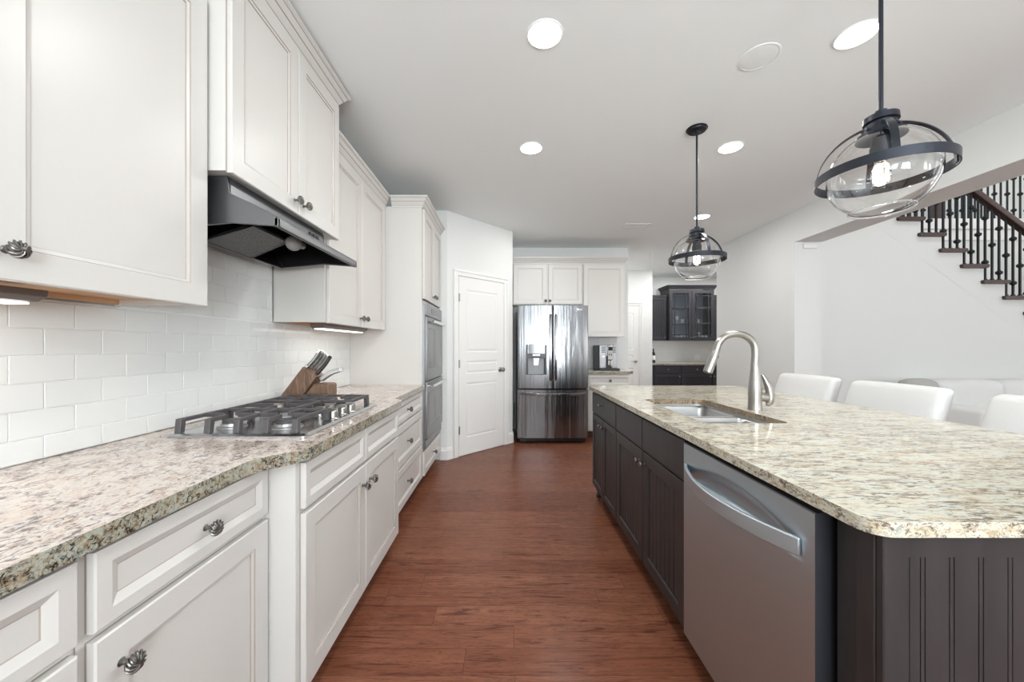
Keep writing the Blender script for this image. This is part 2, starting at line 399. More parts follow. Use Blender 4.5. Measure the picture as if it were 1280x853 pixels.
# knob meshes, axis +z outwards
def cage_knob():
    b = MB()
    b.lathe([(0, 0), (.0085, 0), (.0085, .002), (.0055, .004), (.0055, .007), (.0048, .0075), (.0048, .011), (.0056, .0115), (.0056, .016), (.008, .019), (.0, .0205)], seg=14)
    n = 11
    for i in range(n):
        p = []
        for j in range(9):
            t = j/8; a = 2*math.pi*i/n+1.5*t; ph = math.pi*(.10+.84*t)
            p.append((.0178*math.sin(ph)*math.cos(a), .0178*math.sin(ph)*math.sin(a), .030-.0112*math.cos(ph)))
        b.tube(p, [.0008, .0014, .0019, .0023, .0025, .0023, .0019, .0014, .0008], 6)
    b.sphere((0, 0, .030), .0162, .0162, .0098, 18)
    b.lathe([(0, .0385), (.005, .039), (.0055, .0405), (.003, .042), (0, .0423)], seg=12)
    return b
def round_knob():
    b = MB(); b.lathe([(0, 0), (.008, 0), (.008, .002), (.005, .004), (.0045, .012), (.008, .016), (.0135, .021), (.0145, .0245), (.012, .0285), (.006, .0305), (0, .031)], seg=16); return b
def mk(name, mb, m):
    bm = mb.bm; bmesh.ops.recalc_face_normals(bm, faces=bm.faces[:]); me = bpy.data.meshes.new(name); bm.to_mesh(me); bm.free(); me.materials.append(M[m])
    me.polygons.foreach_set('use_smooth', [True]*len(me.polygons)); me.set_sharp_from_angle(angle=R(50)); return me
KNOB = mk('knob', cage_knob(), 'pewter'); KNOB2 = mk('knob', round_knob(), 'pewter')
def knob(par, x, y, z, face, me=None):
    rot = {'X': (0, 90, 0), '-X': (0, -90, 0), '-Y': (90, 0, 0)}[face]
    return inst('knob', me or KNOB, par, (x, y, z), rot)

def crown(name, path, z, parent, m='cream', closed=False, prof=None, side=1):
    """moulding swept along an xy path, outwards to the right of travel (side=1)"""
    prof = prof or [(0, 0, 0), (.007, 0, 0), (.007, .016, 0), (.009, .018, 1), (.017, .030, 0), (.026, .045, 0), (.030, .047, 1), (.044, .070, 0), (.047, .071, 1), (.056, .078, 0), (.058, .088, 0), (0, .088, 0)]
    P = [Vector((x, y)) for x, y in path]; b = MB(); rows = []
    for i, p in enumerate(P):
        d = []
        if i > 0: d.append((p-P[i-1]).normalized())
        if i < len(P)-1: d.append((P[i+1]-p).normalized())
        ns = [Vector((t.y, -t.x))*side for t in d]
        mn = sum(ns, Vector((0, 0))); mn = mn/ (mn.length_squared/ len(ns)) if len(ns) > 1 else ns[0]
        if len(ns) > 1: mn = (ns[0]+ns[1])/(1+ns[0].dot(ns[1]))
        rows.append([(p.x+mn.x*o, p.y+mn.y*o, z+u) for o, u, k in prof])
    V = [[b.bm.verts.new(q) for q in r] for r in rows]; n = len(prof)
    for i in range(len(V)-1):
        for j in range(n):
            k = (j+1) % n; b.bm.faces.new([V[i][j], V[i+1][j], V[i+1][k], V[i][k]]).material_index = prof[k][2]
    b.bm.faces.new(V[0]); b.bm.faces.new(V[-1][::-1])
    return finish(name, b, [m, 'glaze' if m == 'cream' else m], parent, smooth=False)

# ================================================================== SETTING
CEIL = 2.74; WL = -1.37; WR = 3.17
struct('floor', bx((-1.6, 9.4, -3.2, 8.3, -.05, 0)), 'floor')
b = MB(); b.prism([(-1.6, -3.2), (3.18, -3.2), (3.18, 5.63), (-1.6, 5.63)], lambda u, v, w: (u, v, w), CEIL, CEIL+.1)
struct('ceiling', b, 'ceil')
struct('ceiling_hall', bx((-1.6, 4.8, 5.631, 8.1, CEIL, CEIL+.1)), 'ceil')
struct('ceiling_living', bx((3.2, 9.4, -3.2, 8.3, 5.5, 5.6)), 'ceil')
struct('wall_left', bx((-1.6, WL, -3.2, 4.2, 0, CEIL)), 'wall')
b = MB(); b.prism([(-1.6, 4.09), (-.66, 4.09), (.07, 4.83), (.07, 5.7), (-1.6, 5.7)], lambda u, v, w: (u, v, w), 0, CEIL)
struct('wall_pantry', b, 'wall')
struct('wall_back', bx((.07, 1.83, 5.63, 7.28, 0, CEIL)), 'wall')
struct('wall_hall', bx((1.83, 2.84, 7.28, 8.1, 0, CEIL)), 'wall')
struct('wall_nook', bx((2.84, 4.8, 8.0, 8.1, 0, CEIL), (4.6, 4.8, 5.75, 8.0, 0, CEIL)), 'wall')
b = MB(); b.prism([(-3.2, 2.40), (4.107, 2.40), (4.107, 0), (5.63, 0), (5.63, 5.5), (-3.2, 5.5)], lambda u, v, w: (w, u, v), WR, 3.47)
struct('wall_right', b, 'wall')
# stair wall: solid under the stepped line
RUN, RISE, TX, TZ, SY = .2555, .1902, 4.703, 2.808, 4.5
poly = [(3.47, 0), (9.2, 0)]
steps = list(range(13, -3, -1))
poly += [(9.2, .10)]
px = 9.2
for i in steps:
    xr = TX+RUN*(i+1)+.04; z = TZ-RISE*i-.046
    poly += [(xr, poly[-1][1]), (xr, z)]
poly += [(3.47, poly[-1][1])]
b = MB(); b.prism(poly, lambda u, v, w: (u, w, v), SY, SY+.12)
struct('wall_stair', b, 'wall')
struct('wall_landing', bx((3.47, 9.2, 5.66, 5.75, 0, 2.86)), 'wall')
struct('floor_upper', bx((3.47, 9.2, 5.66, 8.2, 2.86, 3.17)), 'trim')
struct('wall_upper', bx((3.2, 9.4, 8.2, 8.3, 2.85, 5.5)), 'wall')
struct('trim_1', bx((3.47, 9.2, 5.635, 5.66, 3.03, 3.188), (3.47, 9.2, 5.645, 5.66, 2.86, 2.88)), 'trim', bevel=.004)
# front wall and living room wall, each with window openings
def wall_with_windows(name, f, u0, u1, z1, wins):
    b = MB(); us = sorted(set([u0, u1]+[x for w in wins for x in w[:2]]))
    for a, c in zip(us, us[1:]):
        w = next((w for w in wins if w[0] <= a and c <= w[1]), None)
        for z0_, z1_ in ([(0, z1)] if not w else [(0, w[2]), (w[3], z1)]):
            p = [f(a, z0_, 0), f(c, z0_, 0), f(c, z0_, .16), f(a, z0_, .16), f(a, z1_, 0), f(c, z1_, 0), f(c, z1_, .16), f(a, z1_, .16)]
            b.hexa(p)
    return struct(name, b, 'wall')
fw = [(-.95, .25, .6, 2.4), (.75, 1.95, .6, 2.4), (4.6, 5.8, .6, 2.4), (6.6, 7.8, .6, 2.4)]
wall_with_windows('wall_front', lambda u, v, w: (u, -3.0-w, v), -1.6, 9.4, 5.5, fw)
lw = [(-1.9, -.5, .7, 4.5), (.5, 1.9, .7, 4.5), (2.5, 3.9, .7, 4.5)]
wall_with_windows('wall_living', lambda u, v, w: (9.2+w, u, v), -3.2, 8.3, 5.5, lw)
k = 0
for (a, c, z0_, z1_) in fw:
    k += 1; b = MB(); g = lambda u, v, w: (u, -3.0-w, v)
    for (p, q, r, s) in ((a, a+.05, z0_, z1_), (c-.05, c, z0_, z1_), (a, c, z0_, z0_+.05), (a, c, z1_-.05, z1_), (a, c, (z0_+z1_)/2-.02, (z0_+z1_)/2+.02)):
        b.box(p, q, -3.10, -3.04, r, s)
    struct('window_%d' % k, b, 'trim')
for (a, c, z0_, z1_) in lw:
    k += 1; b = MB()
    for (p, q, r, s) in ((a, a+.05, z0_, z1_), (c-.05, c, z0_, z1_), (a, c, z0_, z0_+.05), (a, c, z1_-.05, z1_), (a, c, 2.55, 2.62)):
        b.box(9.22, 9.27, p, q, r, s)
    struct('window_%d' % k, b, 'trim')
# baseboards
BB = [(0, 0, 0), (.014, 0, 0), (.014, .10, 0), (.010, .112, 0), (.010, .122, 0), (.004, .133, 0), (0, .135, 0)]
def baseboard(name, path):
    o = crown(name, path, 0, None, 'trim', prof=BB); o['kind'] = 'structure'
dl = lambda s: (-.66+s, 4.09+s*(.74/.73))
baseboard('baseboard_pantry', [(-.735, 4.09), (-.66, 4.09), dl(.052)])
baseboard('baseboard_pantry_right', [dl(.665), (.07, 4.83), (.07, 4.95)])
baseboard('baseboard_right', [(WR, 5.60), (WR, 4.107), (3.47, 4.107)][::-1][::-1])
baseboard('baseboard_hall', [(2.66, 7.28), (2.84, 7.28)])
baseboard('baseboard_stair', [(3.49, SY), (9.0, SY)])

# ------------------------------------------------------------------ pantry door and hall door
def hinged_door(name, loc, rotz, w, label_knob_right, panels, lever=False, hinges=True):
    """local: x along the wall from the hinge, -y into the room"""
    r = bpy.data.objects.new(name, None); C.objects.link(r); r.location = loc; r.rotation_euler = (0, 0, R(rotz)); r['kind'] = 'structure'
    h = 2.04; b = MB(); f = lambda u, v, q: (u, -q, v)
    # slab face with moulded panels: strips around the panels plus the panels themselves
    b.box(0, w, -.006, -.001, .008, h)
    t = .012
    st = .105
    b.box(0, st, -t, -.006, .008, h); b.box(w-st, w, -t, -.006, .008, h)
    zs = [.008]+[z for p in panels for z in p]+[h]
    for z0_, z1_ in zip(zs[::2], zs[1::2]): b.box(st, w-st, -t, -.006, z0_, z1_)
    for z0_, z1_ in panels:
        b.panel(f, st, w-st, z0_, z1_, [(0, .0055, 0), (.0, t, 0), (.004, t-.001, 0), (.012, .0075, 0), (.022, .0075, 0), (.034, .0115, 0)])
    finish('door_panel', b, 'trim', r, smooth=False, local=True)
    b = MB(); cw = .066
    pr = lambda a, c, z0_, z1_: (b.box(a, c, -.02, 0, z0_, z1_))
    for sgn, a in ((1, -.006), (-1, w+.006)):
        x0, x1 = (a-cw, a) if sgn == 1 else (a, a+cw)
        b.box(x0, x1, -.016, -.0005, 0, h+.006); b.box(x0 if sgn == 1 else x1-.022, x0+.022 if sgn == 1 else x1, -.024, -.016, 0, h+.006)
    b.box(-.006-cw, w+.006+cw, -.016, -.0005, h+.006, h+.006+cw); b.box(-.006-cw, w+.006+cw, -.024, -.016, h+.05, h+.006+cw)
    finish('door_casing', b, 'trim', r, local=True, bevel=.003, smooth=False)
    if hinges:
        for z in (.30, 1.05, 1.80):
            b = MB(); b.tube([(-.003, -.017, z-.045), (-.003, -.017, z+.045)], .006, 8); b.box(-.006, .016, -.0135, -.0119, z-.045, z+.045)
            finish('hinge', b, 'nickel', r, local=True)
    kx = w-.065 if label_knob_right else .065
    b = MB(); b.lathe([(0, 0), (.032, 0), (.032, .004), (.026, .009), (.012, .012), (.011, .035), (.0, .036)], (kx, -t, .96), (Vector((1, 0, 0)), Vector((0, 0, 1)), Vector((0, -1, 0))), 20)
    if lever:
        b.tube([(kx, -t-.04, .96), (kx, -t-.05, .96), (kx-.03, -t-.055, .96), (kx-.11, -t-.05, .955)], [.009, .009, .008, .006], 10)
    else:
        b.lathe([(.010, .03), (.014, .036), (.026, .046), (.029, .056), (.026, .064), (.014, .069), (0, .07)], (kx, -t, .96), (Vector((1, 0, 0)), Vector((0, 0, 1)), Vector((0, -1, 0))), 20)
    finish('door_knob' if not lever else 'door_handle', b, 'nickel', r, local=True)
    return r
ang = math.degrees(math.atan2(.74, .73)); px_, py_ = dl(.1076)
hinged_door('door_1', (px_, py_, 0), ang, .712, True, [(.20, .83), (.93, 1.08), (1.18, 1.90)])
hinged_door('door_2', (1.86, 7.28, 0), 0, .714, True, [(.20, .83), (.93, 1.08), (1.18, 1.90)], lever=True, hinges=False)

# ================================================================== LEFT RUN: base cabinets
def base_cab(label, y0, y1, X, name='base_cabinet', front=.02):
    t = thing(name, label, 'cabinet', ((X+WL)/2, (y0+y1)/2, 0), 0, 'cream base cabinets on the left wall')
    b = bx((WL+.003, X-T, y0, y1, .10, .872)); finish('carcass', b, 'cream', t, bevel=.0015, smooth=False)
    finish('toe_kick', bx((WL+.003, X-.085, y0+.001, y1-.001, 0, .10)), 'toe', t, smooth=False)
    return t
XN = -.762; XB = -.662; XF = -.735
ZD0, ZD1, ZT0, ZT1 = .11, .695, .712, .862
t = base_cab('cream base cabinet at the near left edge, only its drawer front showing', .12, .672, XN)
d = cream_door('drawer', fX(XN-T), .13, .662, ZT0, ZT1, t, True); knob(d, XN-.002, .40, .787, 'X')
d = cream_door('door', fX(XN-T), .13, .662, ZD0, ZD1, t); knob(d, XN-.002, .19, .63, 'X')
t = base_cab('cream base cabinet nearest whole one, under the granite beside the cooktop bump', .674, 1.196, XN)
d = cream_door('drawer', fX(XN-T), .688, 1.188, ZT0, ZT1, t, True); knob(d, XN-.012, .953, .781, 'X')
d = cream_door('door', fX(XN-T), .688, 1.188, ZD0, ZD1, t); knob(d, XN-.002, .735, .622, 'X')
t = base_cab('cream base cabinet under the gas cooktop, two doors, bumped out from the run', 1.198, 2.283, XB)
for a, c, ky in ((1.222, 1.741, 1.70), (1.746, 2.268, 1.79)):
    cream_door('drawer', fX(XB-T), a, c, ZT0, ZT1, t, True)
    d = cream_door('door', fX(XB-T), a, c, ZD0, ZD1, t); knob(d, XB-.002, ky, .61, 'X')
t = base_cab('cream three-drawer base cabinet between the cooktop and the wall ovens', 2.285, 3.222, XF)
for z0_, z1_ in ((ZT0, ZT1), (.41, .695), (.11, .394)):
    d = cream_door('drawer', fX(XF-T), 2.30, 3.212, z0_, z1_, t, True, .03 if z1_ > .8 else .05); knob(d, XF-.01, 2.78, (z0_+z1_)/2-.01, 'X')

# left granite top, bumped out at the cooktop
out = [(WL+.004, -.45), (-.752, -.45), (-.745, 1.06)]
for i in range(1, 7): 
    s = i/7; e = s*s*(3-2*s); out.append((-.745+.098*e, 1.06+.16*s))
out += [(-.645, 1.23), (-.645, 2.27)]
for i in range(1, 7):
    s = i/7; e = s*s*(3-2*s); out.append((-.645-.07*e, 2.27+.12*s))
out += [(-.715, 2.40), (-.715, 3.224), (WL+.004, 3.224)]
b = MB(); b.holed(out, [], .875, .915, 0, 1)
o = finish('countertop', b, ['granite_left', 'granite_edge'], None, bevel=.008, seg=3)
tag(o, 'pale granite countertop of the left run carrying the gas cooktop', 'countertop')

# subway tile splashback (tiles are real bevelled pieces on grout)
b = MB(); g = MB()
PW, PH = .1565, .079
def tiles(b, y0, y1, z0, z1, X0, yA, zA, gap=.0011):
    r0 = math.floor((z0-zA)/PH)
    r = r0
    while zA+r*PH < z1-.004:
        za, zb = max(z0, zA+r*PH)+gap, min(z1, zA+(r+1)*PH)-gap
        if zb-za > .006:
            ya = yA+(PW/2 if (r % 2) == 0 else 0); n = math.floor((y0-ya)/PW)
            while ya+n*PW < y1:
                p, q = max(y0, ya+n*PW)+gap, min(y1, ya+(n+1)*PW)-gap
                if q-p > .008:
                    tl = random.uniform(-.0004, .0004); t2 = random.uniform(-.0004, .0004)
                    b.hexa([(X0, p, za), (X0+.007+tl, p, za), (X0+.007+tl, q, za), (X0, q, za), (X0, p, zb), (X0+.007+t2, p, zb), (X0+.007+t2, q, zb), (X0, q, zb)])
                n += 1
        r += 1
tl = thing('tile_backsplash', 'glossy white subway tile backsplash behind the gas cooktop', 'backsplash', (WL, 1.4, .917))
tiles(b, -.45, 3.222, .917, 1.384, WL+.003, 1.249, .983)
tiles(b, 1.31, 2.155, 1.3845, 1.70, WL+.003, 1.249, .983)
finish('tile', b, 'tile', tl, bevel=.0016, seg=2)
finish('grout', bx((WL+.0005, WL+.0075, -.45, 3.222, .917, 1.384), (WL+.0005, WL+.0075, 1.31, 2.155, 1.384, 1.70)), 'grout', tl, smooth=False)
# outlet at the left frame edge
t = thing('wall_outlet', 'white outlet plate on the subway tile at the left edge', 'outlet', (WL+.011, .93, 1.0))
b = MB(); b.panel(fX(WL+.0105), .895, .965, .945, 1.06, [(0, 0, 0), (0, .004, 0), (.004, .007, 0)]); finish('cover_plate', b, 'white_plastic', t, smooth=False)
for z in (.982, 1.023):
    b = MB(); b.panel(fX(WL+.0175), .913, .947, z-.015, z+.015, [(0, 0, 0), (.001, .002, 0)]); finish('socket', b, 'white_plastic', t, smooth=False)

# ================================================================== LEFT RUN: wall cabinets
XU = -1.042; XH = -.972; UB = 1.388
def wall_cab(label, y0, y1, X, z0, z1, open_bottom=True):
    t = thing('wall_cabinet', label, 'cabinet', ((X+WL)/2, (y0+y1)/2, z0), 0, 'cream wall cabinets on the left wall')
    b = MB(); r = .018
    if open_bottom:
        b.box(WL+.012, X-T, y0, y1, z0+.022, z1); b.box(X-T-.02, X-T, y0, y1, z0, z0+.022)
        b.box(WL+.012, X-T-.02, y0, y0+r, z0, z0+.022); b.box(WL+.012, X-T-.02, y1-r, y1, z0, z0+.022)
        finish('carcass', b, 'cream', t, smooth=False)
        finish('underside', bx((WL+.013, X-T-.0205, y0+r+.0005, y1-r-.0005, z0+.018, z0+.0215), (WL+.013, WL+.028, y0+r+.0005, y1-r-.0005, z0+.002, z0+.0175), (X-T-.0225, X-T-.0205, y0+r+.001, y1-r-.001, z0+.001, z0+.0175)), 'maple', t, smooth=False)
    else:
        b.box(WL+.012, X-T, y0, y1, z0, z1); finish('carcass', b, 'cream', t, smooth=False)
    return t
t = wall_cab('cream wall cabinet nearest the camera, its large door filling the upper left', .16, 1.305, XU, UB, 2.46)
d = cream_door('door', fX(XU-T), .735, 1.296, UB-.004, 2.45, t, st=.07); knob(d, XU-.001, .772, 1.447, 'X')
d = cream_door('door', fX(XU-T), .168, .730, UB-.004, 2.45, t, st=.07); knob(d, XU-.001, .69, 1.447, 'X')
crown('crown_moulding', [(WL+.012, .16), (XU-T, .16), (XU-T, 1.305)], 2.4605, t, side=1)
t = wall_cab('cream wall cabinet above the black range hood, deeper and higher than its neighbours', 1.309, 2.158, XH, 1.866, 2.645, False)
for a, c, ky in ((1.313, 1.733, 1.70), (1.739, 2.154, 1.775)):
    d = cream_door('door', fX(XH-T), a, c, 1.860, 2.63, t); knob(d, XH-.001, ky, 1.915, 'X')
crown('crown_moulding', [(WL+.012, 1.309), (XH-T+.004, 1.309), (XH-T+.004, 2.158), (WL+.012, 2.158)], 2.634, t)
t = wall_cab('cream wall cabinet between the range hood and the wall oven tower', 2.163, 3.221, XU, UB, 2.46)
for a, c, ky in ((2.178, 2.672, 2.637), (2.678, 3.172, 2.715)):
    d = cream_door('door', fX(XU-T), a, c, UB-.004, 2.445, t); knob(d, XU-.001, ky, 1.445, 'X')
crown('crown_moulding', [(XU-T+.004, 2.163), (XU-T+.004, 3.221)], 2.45, t)

# oven tower (hollow where the ovens stand)
XT = -.738; XTC = XT-T
t = thing('oven_cabinet', 'tall cream cabinet tower holding the double wall oven', 'cabinet', (-1.05, 3.65, 0))
b = bx((WL+.003, XTC, 3.226, 3.2445, .10, 2.46), (WL+.003, XTC, 4.0555, 4.074, .10, 2.46), (WL+.003, XTC, 3.2445, 4.0555, .10, .343), (WL+.003, XTC, 3.2445, 4.0555, 1.637, 2.46), (WL+.003, WL+.02, 3.2445, 4.0555, .343, 1.637))
finish('carcass', b, 'cream', t, smooth=False)
finish('face_frame', bx((XTC, XT-.004, 3.226, 3.262, .10, 2.46), (XTC, XT-.004, 4.044, 4.074, .10, 2.46), (XTC, XT-.004, 3.262, 4.044, 1.637, 1.655)), 'cream', t, smooth=False)
finish('toe_kick', bx((WL+.003, XT-.085, 3.227, 4.073, 0, .10)), 'toe', t, smooth=False)
for a, c, ky in ((3.25, 3.646, 3.61), (3.651, 4.052, 3.69)):
    d = cream_door('door', fX(XT-.004), a, c, 1.665, 2.445, t); knob(d, XT+.014, ky, 1.725, 'X')
d = cream_door('drawer', fX(XT-.004), 3.25, 4.052, .112, .318, t, True, .05); knob(d, XT+.012, 3.65, .215, 'X')
crown('crown_moulding', [(XU-T+.063, 3.226), (XT, 3.226), (XT, 4.074)], 2.45, t)
# double oven
XO = -.712
t = thing('double_wall_oven', 'stainless double wall oven built into the cream tower', 'oven', (-1.0, 3.65, .345))
OY0, OY1 = 3.264, 4.042
finish('oven_body', bx((WL+.05, XT-.006, 3.264, 4.042, .35, 1.63)), 'black', t, smooth=False)
finish('side_trim', bx((XT-.006, XO-.012, OY0, OY1, .346, 1.634)), 'ovensteel', t, bevel=.002, smooth=False)
p = finish('control_panel', bx((XO-.012, XO, OY0+.003, OY1-.003, 1.52, 1.633)), 'ovensteel', t, bevel=.003)
b = MB(); b.panel(fX(XO), 3.50, 3.81, 1.553, 1.603, [(0, -.001, 0), (0, .001, 0), (.002, .0015, 0)]); finish('display', b, 'ovenglass', p, smooth=False)
for z0_, z1_ in ((.945, 1.51), (.43, .93)):
    d = finish('oven_door', bx((XO-.0115, XO+.008, OY0+.003, OY1-.003, z0_, z1_)), 'ovensteel', t, bevel=.004)
    b = MB(); b.panel(fX(XO+.008), OY0+.075, OY1-.075, z0_+.10, z1_-.10, [(0, -.001, 0), (0, .0012, 0), (.002, .002, 0)]); finish('window', b, 'ovenglass', d, smooth=False)
    b = MB(); zz = z1_-.038
    b.tube([(XO+.05, OY0+.05, zz), (XO+.054, (OY0+OY1)/2, zz), (XO+.05, OY1-.05, zz)], .013, 12)
    for yy in (OY0+.075, OY1-.075): b.tube([(XO+.004, yy, zz), (XO+.05, yy, zz)], .010, 10)
    finish('handle', b, 'chrome', d)
finish('bottom_vent', bx((XO-.0115, XO-.004, OY0+.003, OY1-.003, .348, .415)), 'ovensteel', t, bevel=.002)

# under cabinet lights
def strip_light(label, y0, y1, x0, lit):
    t = thing('under_cabinet_light', label, 'light', (x0+.05, (y0+y1)/2, UB-.03), 0, 'strip lights under the wall cabinets')
    pr = [(x0, UB+.0005), (x0, UB-.02), (x0+.012, UB-.031), (x0+.07, UB-.028), (x0+.092, UB-.016), (x0+.095, UB+.0005)]
    b = MB(); b.prism(pr, lambda u, v, w: (u, w, v), y0, y1); finish('housing', b, mat('strip_housing', srgb(92, 80, 74), .4), t, smooth=False, bevel=.003)
    b = MB(); b.box(x0+.006, x0+.06, y0+.04, y1-.012, UB-.036, UB-.0305); finish('lens', b, 'strip' if lit else 'white_plastic', t, bevel=.002)
    if lit: area('strip_lamp', (x0+.03, (y0+y1)/2, UB-.04), (0, 0, 0), .05, y1-y0-.1, .9 if y0 < 1 else .45, (1, .97, .92))
strip_light('dark strip light under the wall cabinet nearest the camera', .30, .955, -1.27, True)
strip_light('glowing strip light under the wall cabinet above the knife block', 2.26, 2.95, -1.20, True)

# ------------------------------------------------------------------ range hood
t = thing('range_hood', 'dark stainless range hood under the deep cream cabinet', 'range hood', (-1.1, 1.7, 1.67))
HY0, HY1 = 1.345, 2.045
def hoodprof(): return [(-1.355, 1.862), (-1.012, 1.862), (-1.008, 1.835), (-1.004, 1.80), (-.97, 1.785), (-.92, 1.762), (-.87, 1.735), (-.845, 1.722), (-.833, 1.716), (-.828, 1.708), (-.828, 1.682)]
top = hoodprof()
b = MB()
rows = [[(x, y, z) for x, z in top] for y in (HY0, HY1)]
b.grid(rows)                                            # top and front skin
for y, e in ((HY0, 1), (HY1, -1)):
    b.prism(top+[(-1.0, 1.694), (-1.245, 1.672)], lambda u, v, w: (u, w, v), y, y+.012*e)
b.hexa([(-1.355, HY0, 1.862), (-1.34, HY0, 1.862), (-1.34, HY1, 1.862), (-1.355, HY1, 1.862), (-1.245, HY0, 1.672), (-1.23, HY0, 1.672), (-1.23, HY1, 1.672), (-1.245, HY1, 1.672)])
b.box(-.842, -.829, HY0, HY1, 1.680, 1.712)
finish('hood_shell', b, 'hood', t, bevel=.0015)
b = MB(); b.grid([[(x-.003 if x > -1.3 else x+.002, y, z-.004) for x, z in top] for y in (HY0+.013, HY1-.013)]); b.hexa([(-1.35, HY0+.013, 1.855), (-1.335, HY0+.013, 1.855), (-1.335, HY1-.013, 1.855), (-1.35, HY1-.013, 1.855), (-1.229, HY0+.013, 1.675), (-1.226, HY0+.013, 1.675), (-1.226, HY1-.013, 1.675), (-1.229, HY1-.013, 1.675)])
for y in (HY0+.0135, HY1-.0135): b.prism([(-1.33, 1.85), (-1.02, 1.85), (-1.02, 1.80), (-.85, 1.72), (-.85, 1.69), (-1.0, 1.70), (-1.22, 1.68)], lambda u, v, w: (u, w, v), y, y+.001)
finish('hood_lining', b, 'black', t, smooth=False)
f = finish('grease_filter', MB(), 'mesh', t) if False else None
b = MB(); q = [(-1.222, 1.50, 1.672), (-1.222, 1.775, 1.668), (-.985, 1.665, 1.712), (-.985, 1.44, 1.714)]
b.hexa(q+[(x, y, z+.01) for x, y, z in q]); f = finish('grease_filter', b, 'mesh', t, smooth=False)
b = MB(); b.tube(q, .004, 8, True); finish('filter_frame', b, 'hood', f)
b = MB(); b.sphere((-.955, 1.665, 1.708), .034, .034, .034, 20); b.tube([(-.957, 1.695, 1.712), (-.962, 1.75, 1.718)], .015, 12); finish('hood_bulb', b, mat('frosted_bulb', srgb(150, 150, 148), .5), t)
for y in (1.90, 1.935, 1.97):
    b = MB(); b.box(-1.010, -.999, y-.011, y+.011, 1.812, 1.830); finish('switch', b, 'black', t, bevel=.002)

# ------------------------------------------------------------------ gas cooktop
t = thing('gas_cooktop', 'stainless five-burner gas cooktop set on the left granite top', 'cooktop', (-.975, 1.705, .915))
CY0, CY1, CX0, CX1 = 1.335, 2.085, -1.232, -.722
b = MB(); lo = rrect(CX0, CX1, CY0, CY1, .02); hi = rrect(CX0+.012, CX1-.012, CY0+.012, CY1-.012, .016); inn = rrect(CX0+.02, CX1-.02, CY0+.02, CY1-.02, .014)
b.grid([[(x, y, .9155) for x, y in lo], [(x, y, .9225) for x, y in lo], [(x, y, .929) for x, y in hi], [(x, y, .9265) for x, y in inn]], 0, False, True)
b.face([(x, y, .9265) for x, y in inn]); b.face([(x, y, .9155) for x, y in lo])
finish('steel_tray', b, steel('tray_steel', (.54, .54, .55, 1), .22, (60, 60, 60)), t)
def burner(x, y, r):
    b = MB(); b.lathe([(r*1.45, .9268), (r*1.4, .931), (r*1.05, .934), (r, .944), (r*.8, .946), (0, .946)], (x, y, 0), 'Z', 24)
    o = finish('burner', b, mat('burner_alloy', (.42, .42, .42, 1), .4, .8), t)
    b = MB(); b.lathe([(r*.9, .946), (r*.92, .953), (r*.8, .957), (0, .958)], (x, y, 0), 'Z', 24); finish('burner_cap', b, 'iron', o)
for x, y, r in ((-1.09, 1.475, .036), (-.875, 1.475, .042), (-1.05, 1.715, .05), (-1.09, 1.96, .042), (-.875, 1.965, .030)): burner(x, y, r)
def bar(b, p, q, w=.012, h=.016):
    p, q = Vector(p), Vector(q); d = (q-p).normalized(); s = d.cross(Vector((0, 0, 1)))
    s = s.normalized()*w/2 if s.length > .01 else Vector((w/2, 0, 0)); u = s.cross(d).normalized()*h/2
    b.hexa([p-s-u, p+s-u, q+s-u, q-s-u, p-s+u, p+s+u, q+s+u, q-s+u])
GZ = .973
def leg(b, x, y, dx, dy, w=.016):
    b.hexa([(x-w/2+dx, y-w/2+dy, .9275), (x+w/2+dx, y-w/2+dy, .9275), (x+w/2+dx, y+w/2+dy, .9275), (x-w/2+dx, y+w/2+dy, .9275), (x-w/2, y-w/2, GZ+.006), (x+w/2, y-w/2, GZ+.006), (x+w/2, y+w/2, GZ+.006), (x-w/2, y+w/2, GZ+.006)])
def grate(y0, y1, x0, x1, near):
    b = MB()
    for x in (x0, x1): bar(b, (x, y0, GZ), (x, y1, GZ), .016, .014)
    for y in (y0, y1):
        if near: bar(b, (x0, y, GZ), (x1, y, GZ), .012, .013) if y != y0 else None
        else: bar(b, (x0, y, GZ), (x1, y, GZ), .012, .013)
    xm = (x0+x1)/2; bar(b, (xm, y0, GZ), (xm, y1, GZ), .02, .013)
    for xc in ((x0+xm)/2, (x1+xm)/2):
        ym = (y0+y1)/2
        bar(b, (xc, y0, GZ), (xc, ym-.028, GZ), .013); bar(b, (xc, y1, GZ), (xc, ym+.028, GZ), .013)
        bar(b, (x0 if xc < xm else xm, ym, GZ), (xc-.028, ym, GZ)); bar(b, (xc+.028, ym, GZ), (xm if xc < xm else x1, ym, GZ))
    for y, s in ((y0, -1), (y1, 1)):
        for x in (x0, (x0+xm)/2, xm, (x1+xm)/2, x1): leg(b, x, y-s*.008, 0, s*.006, .022)
    return finish('grate', b, 'iron', t, bevel=.002, smooth=False)
grate(1.366, 1.598, -1.205, -.778, True)
grate(1.853, 2.06, -1.205, -.778, False)
b = MB(); x0, x1, y0, y1 = -1.205, -.925, 1.615, 1.836
for x in (x0, x1): bar(b, (x, y0, GZ), (x, y1, GZ), .014, .013)
for y in (y0, y1): bar(b, (x0, y, GZ), (x1, y, GZ), .012, .013)
xm, ym = -1.05, 1.7255
bar(b, (x0, ym, GZ), (xm-.035, ym, GZ)); bar(b, (xm+.035, ym, GZ), (x1, ym, GZ)); bar(b, (xm, y0, GZ), (xm, ym-.035, GZ)); bar(b, (xm, y1, GZ), (xm, ym+.035, GZ))
for x in (x0, x1):
    for y in (y0+.006, y1-.006): leg(b, x, y, 0, 0)
finish('grate', b, 'iron', t, bevel=.002, smooth=False)
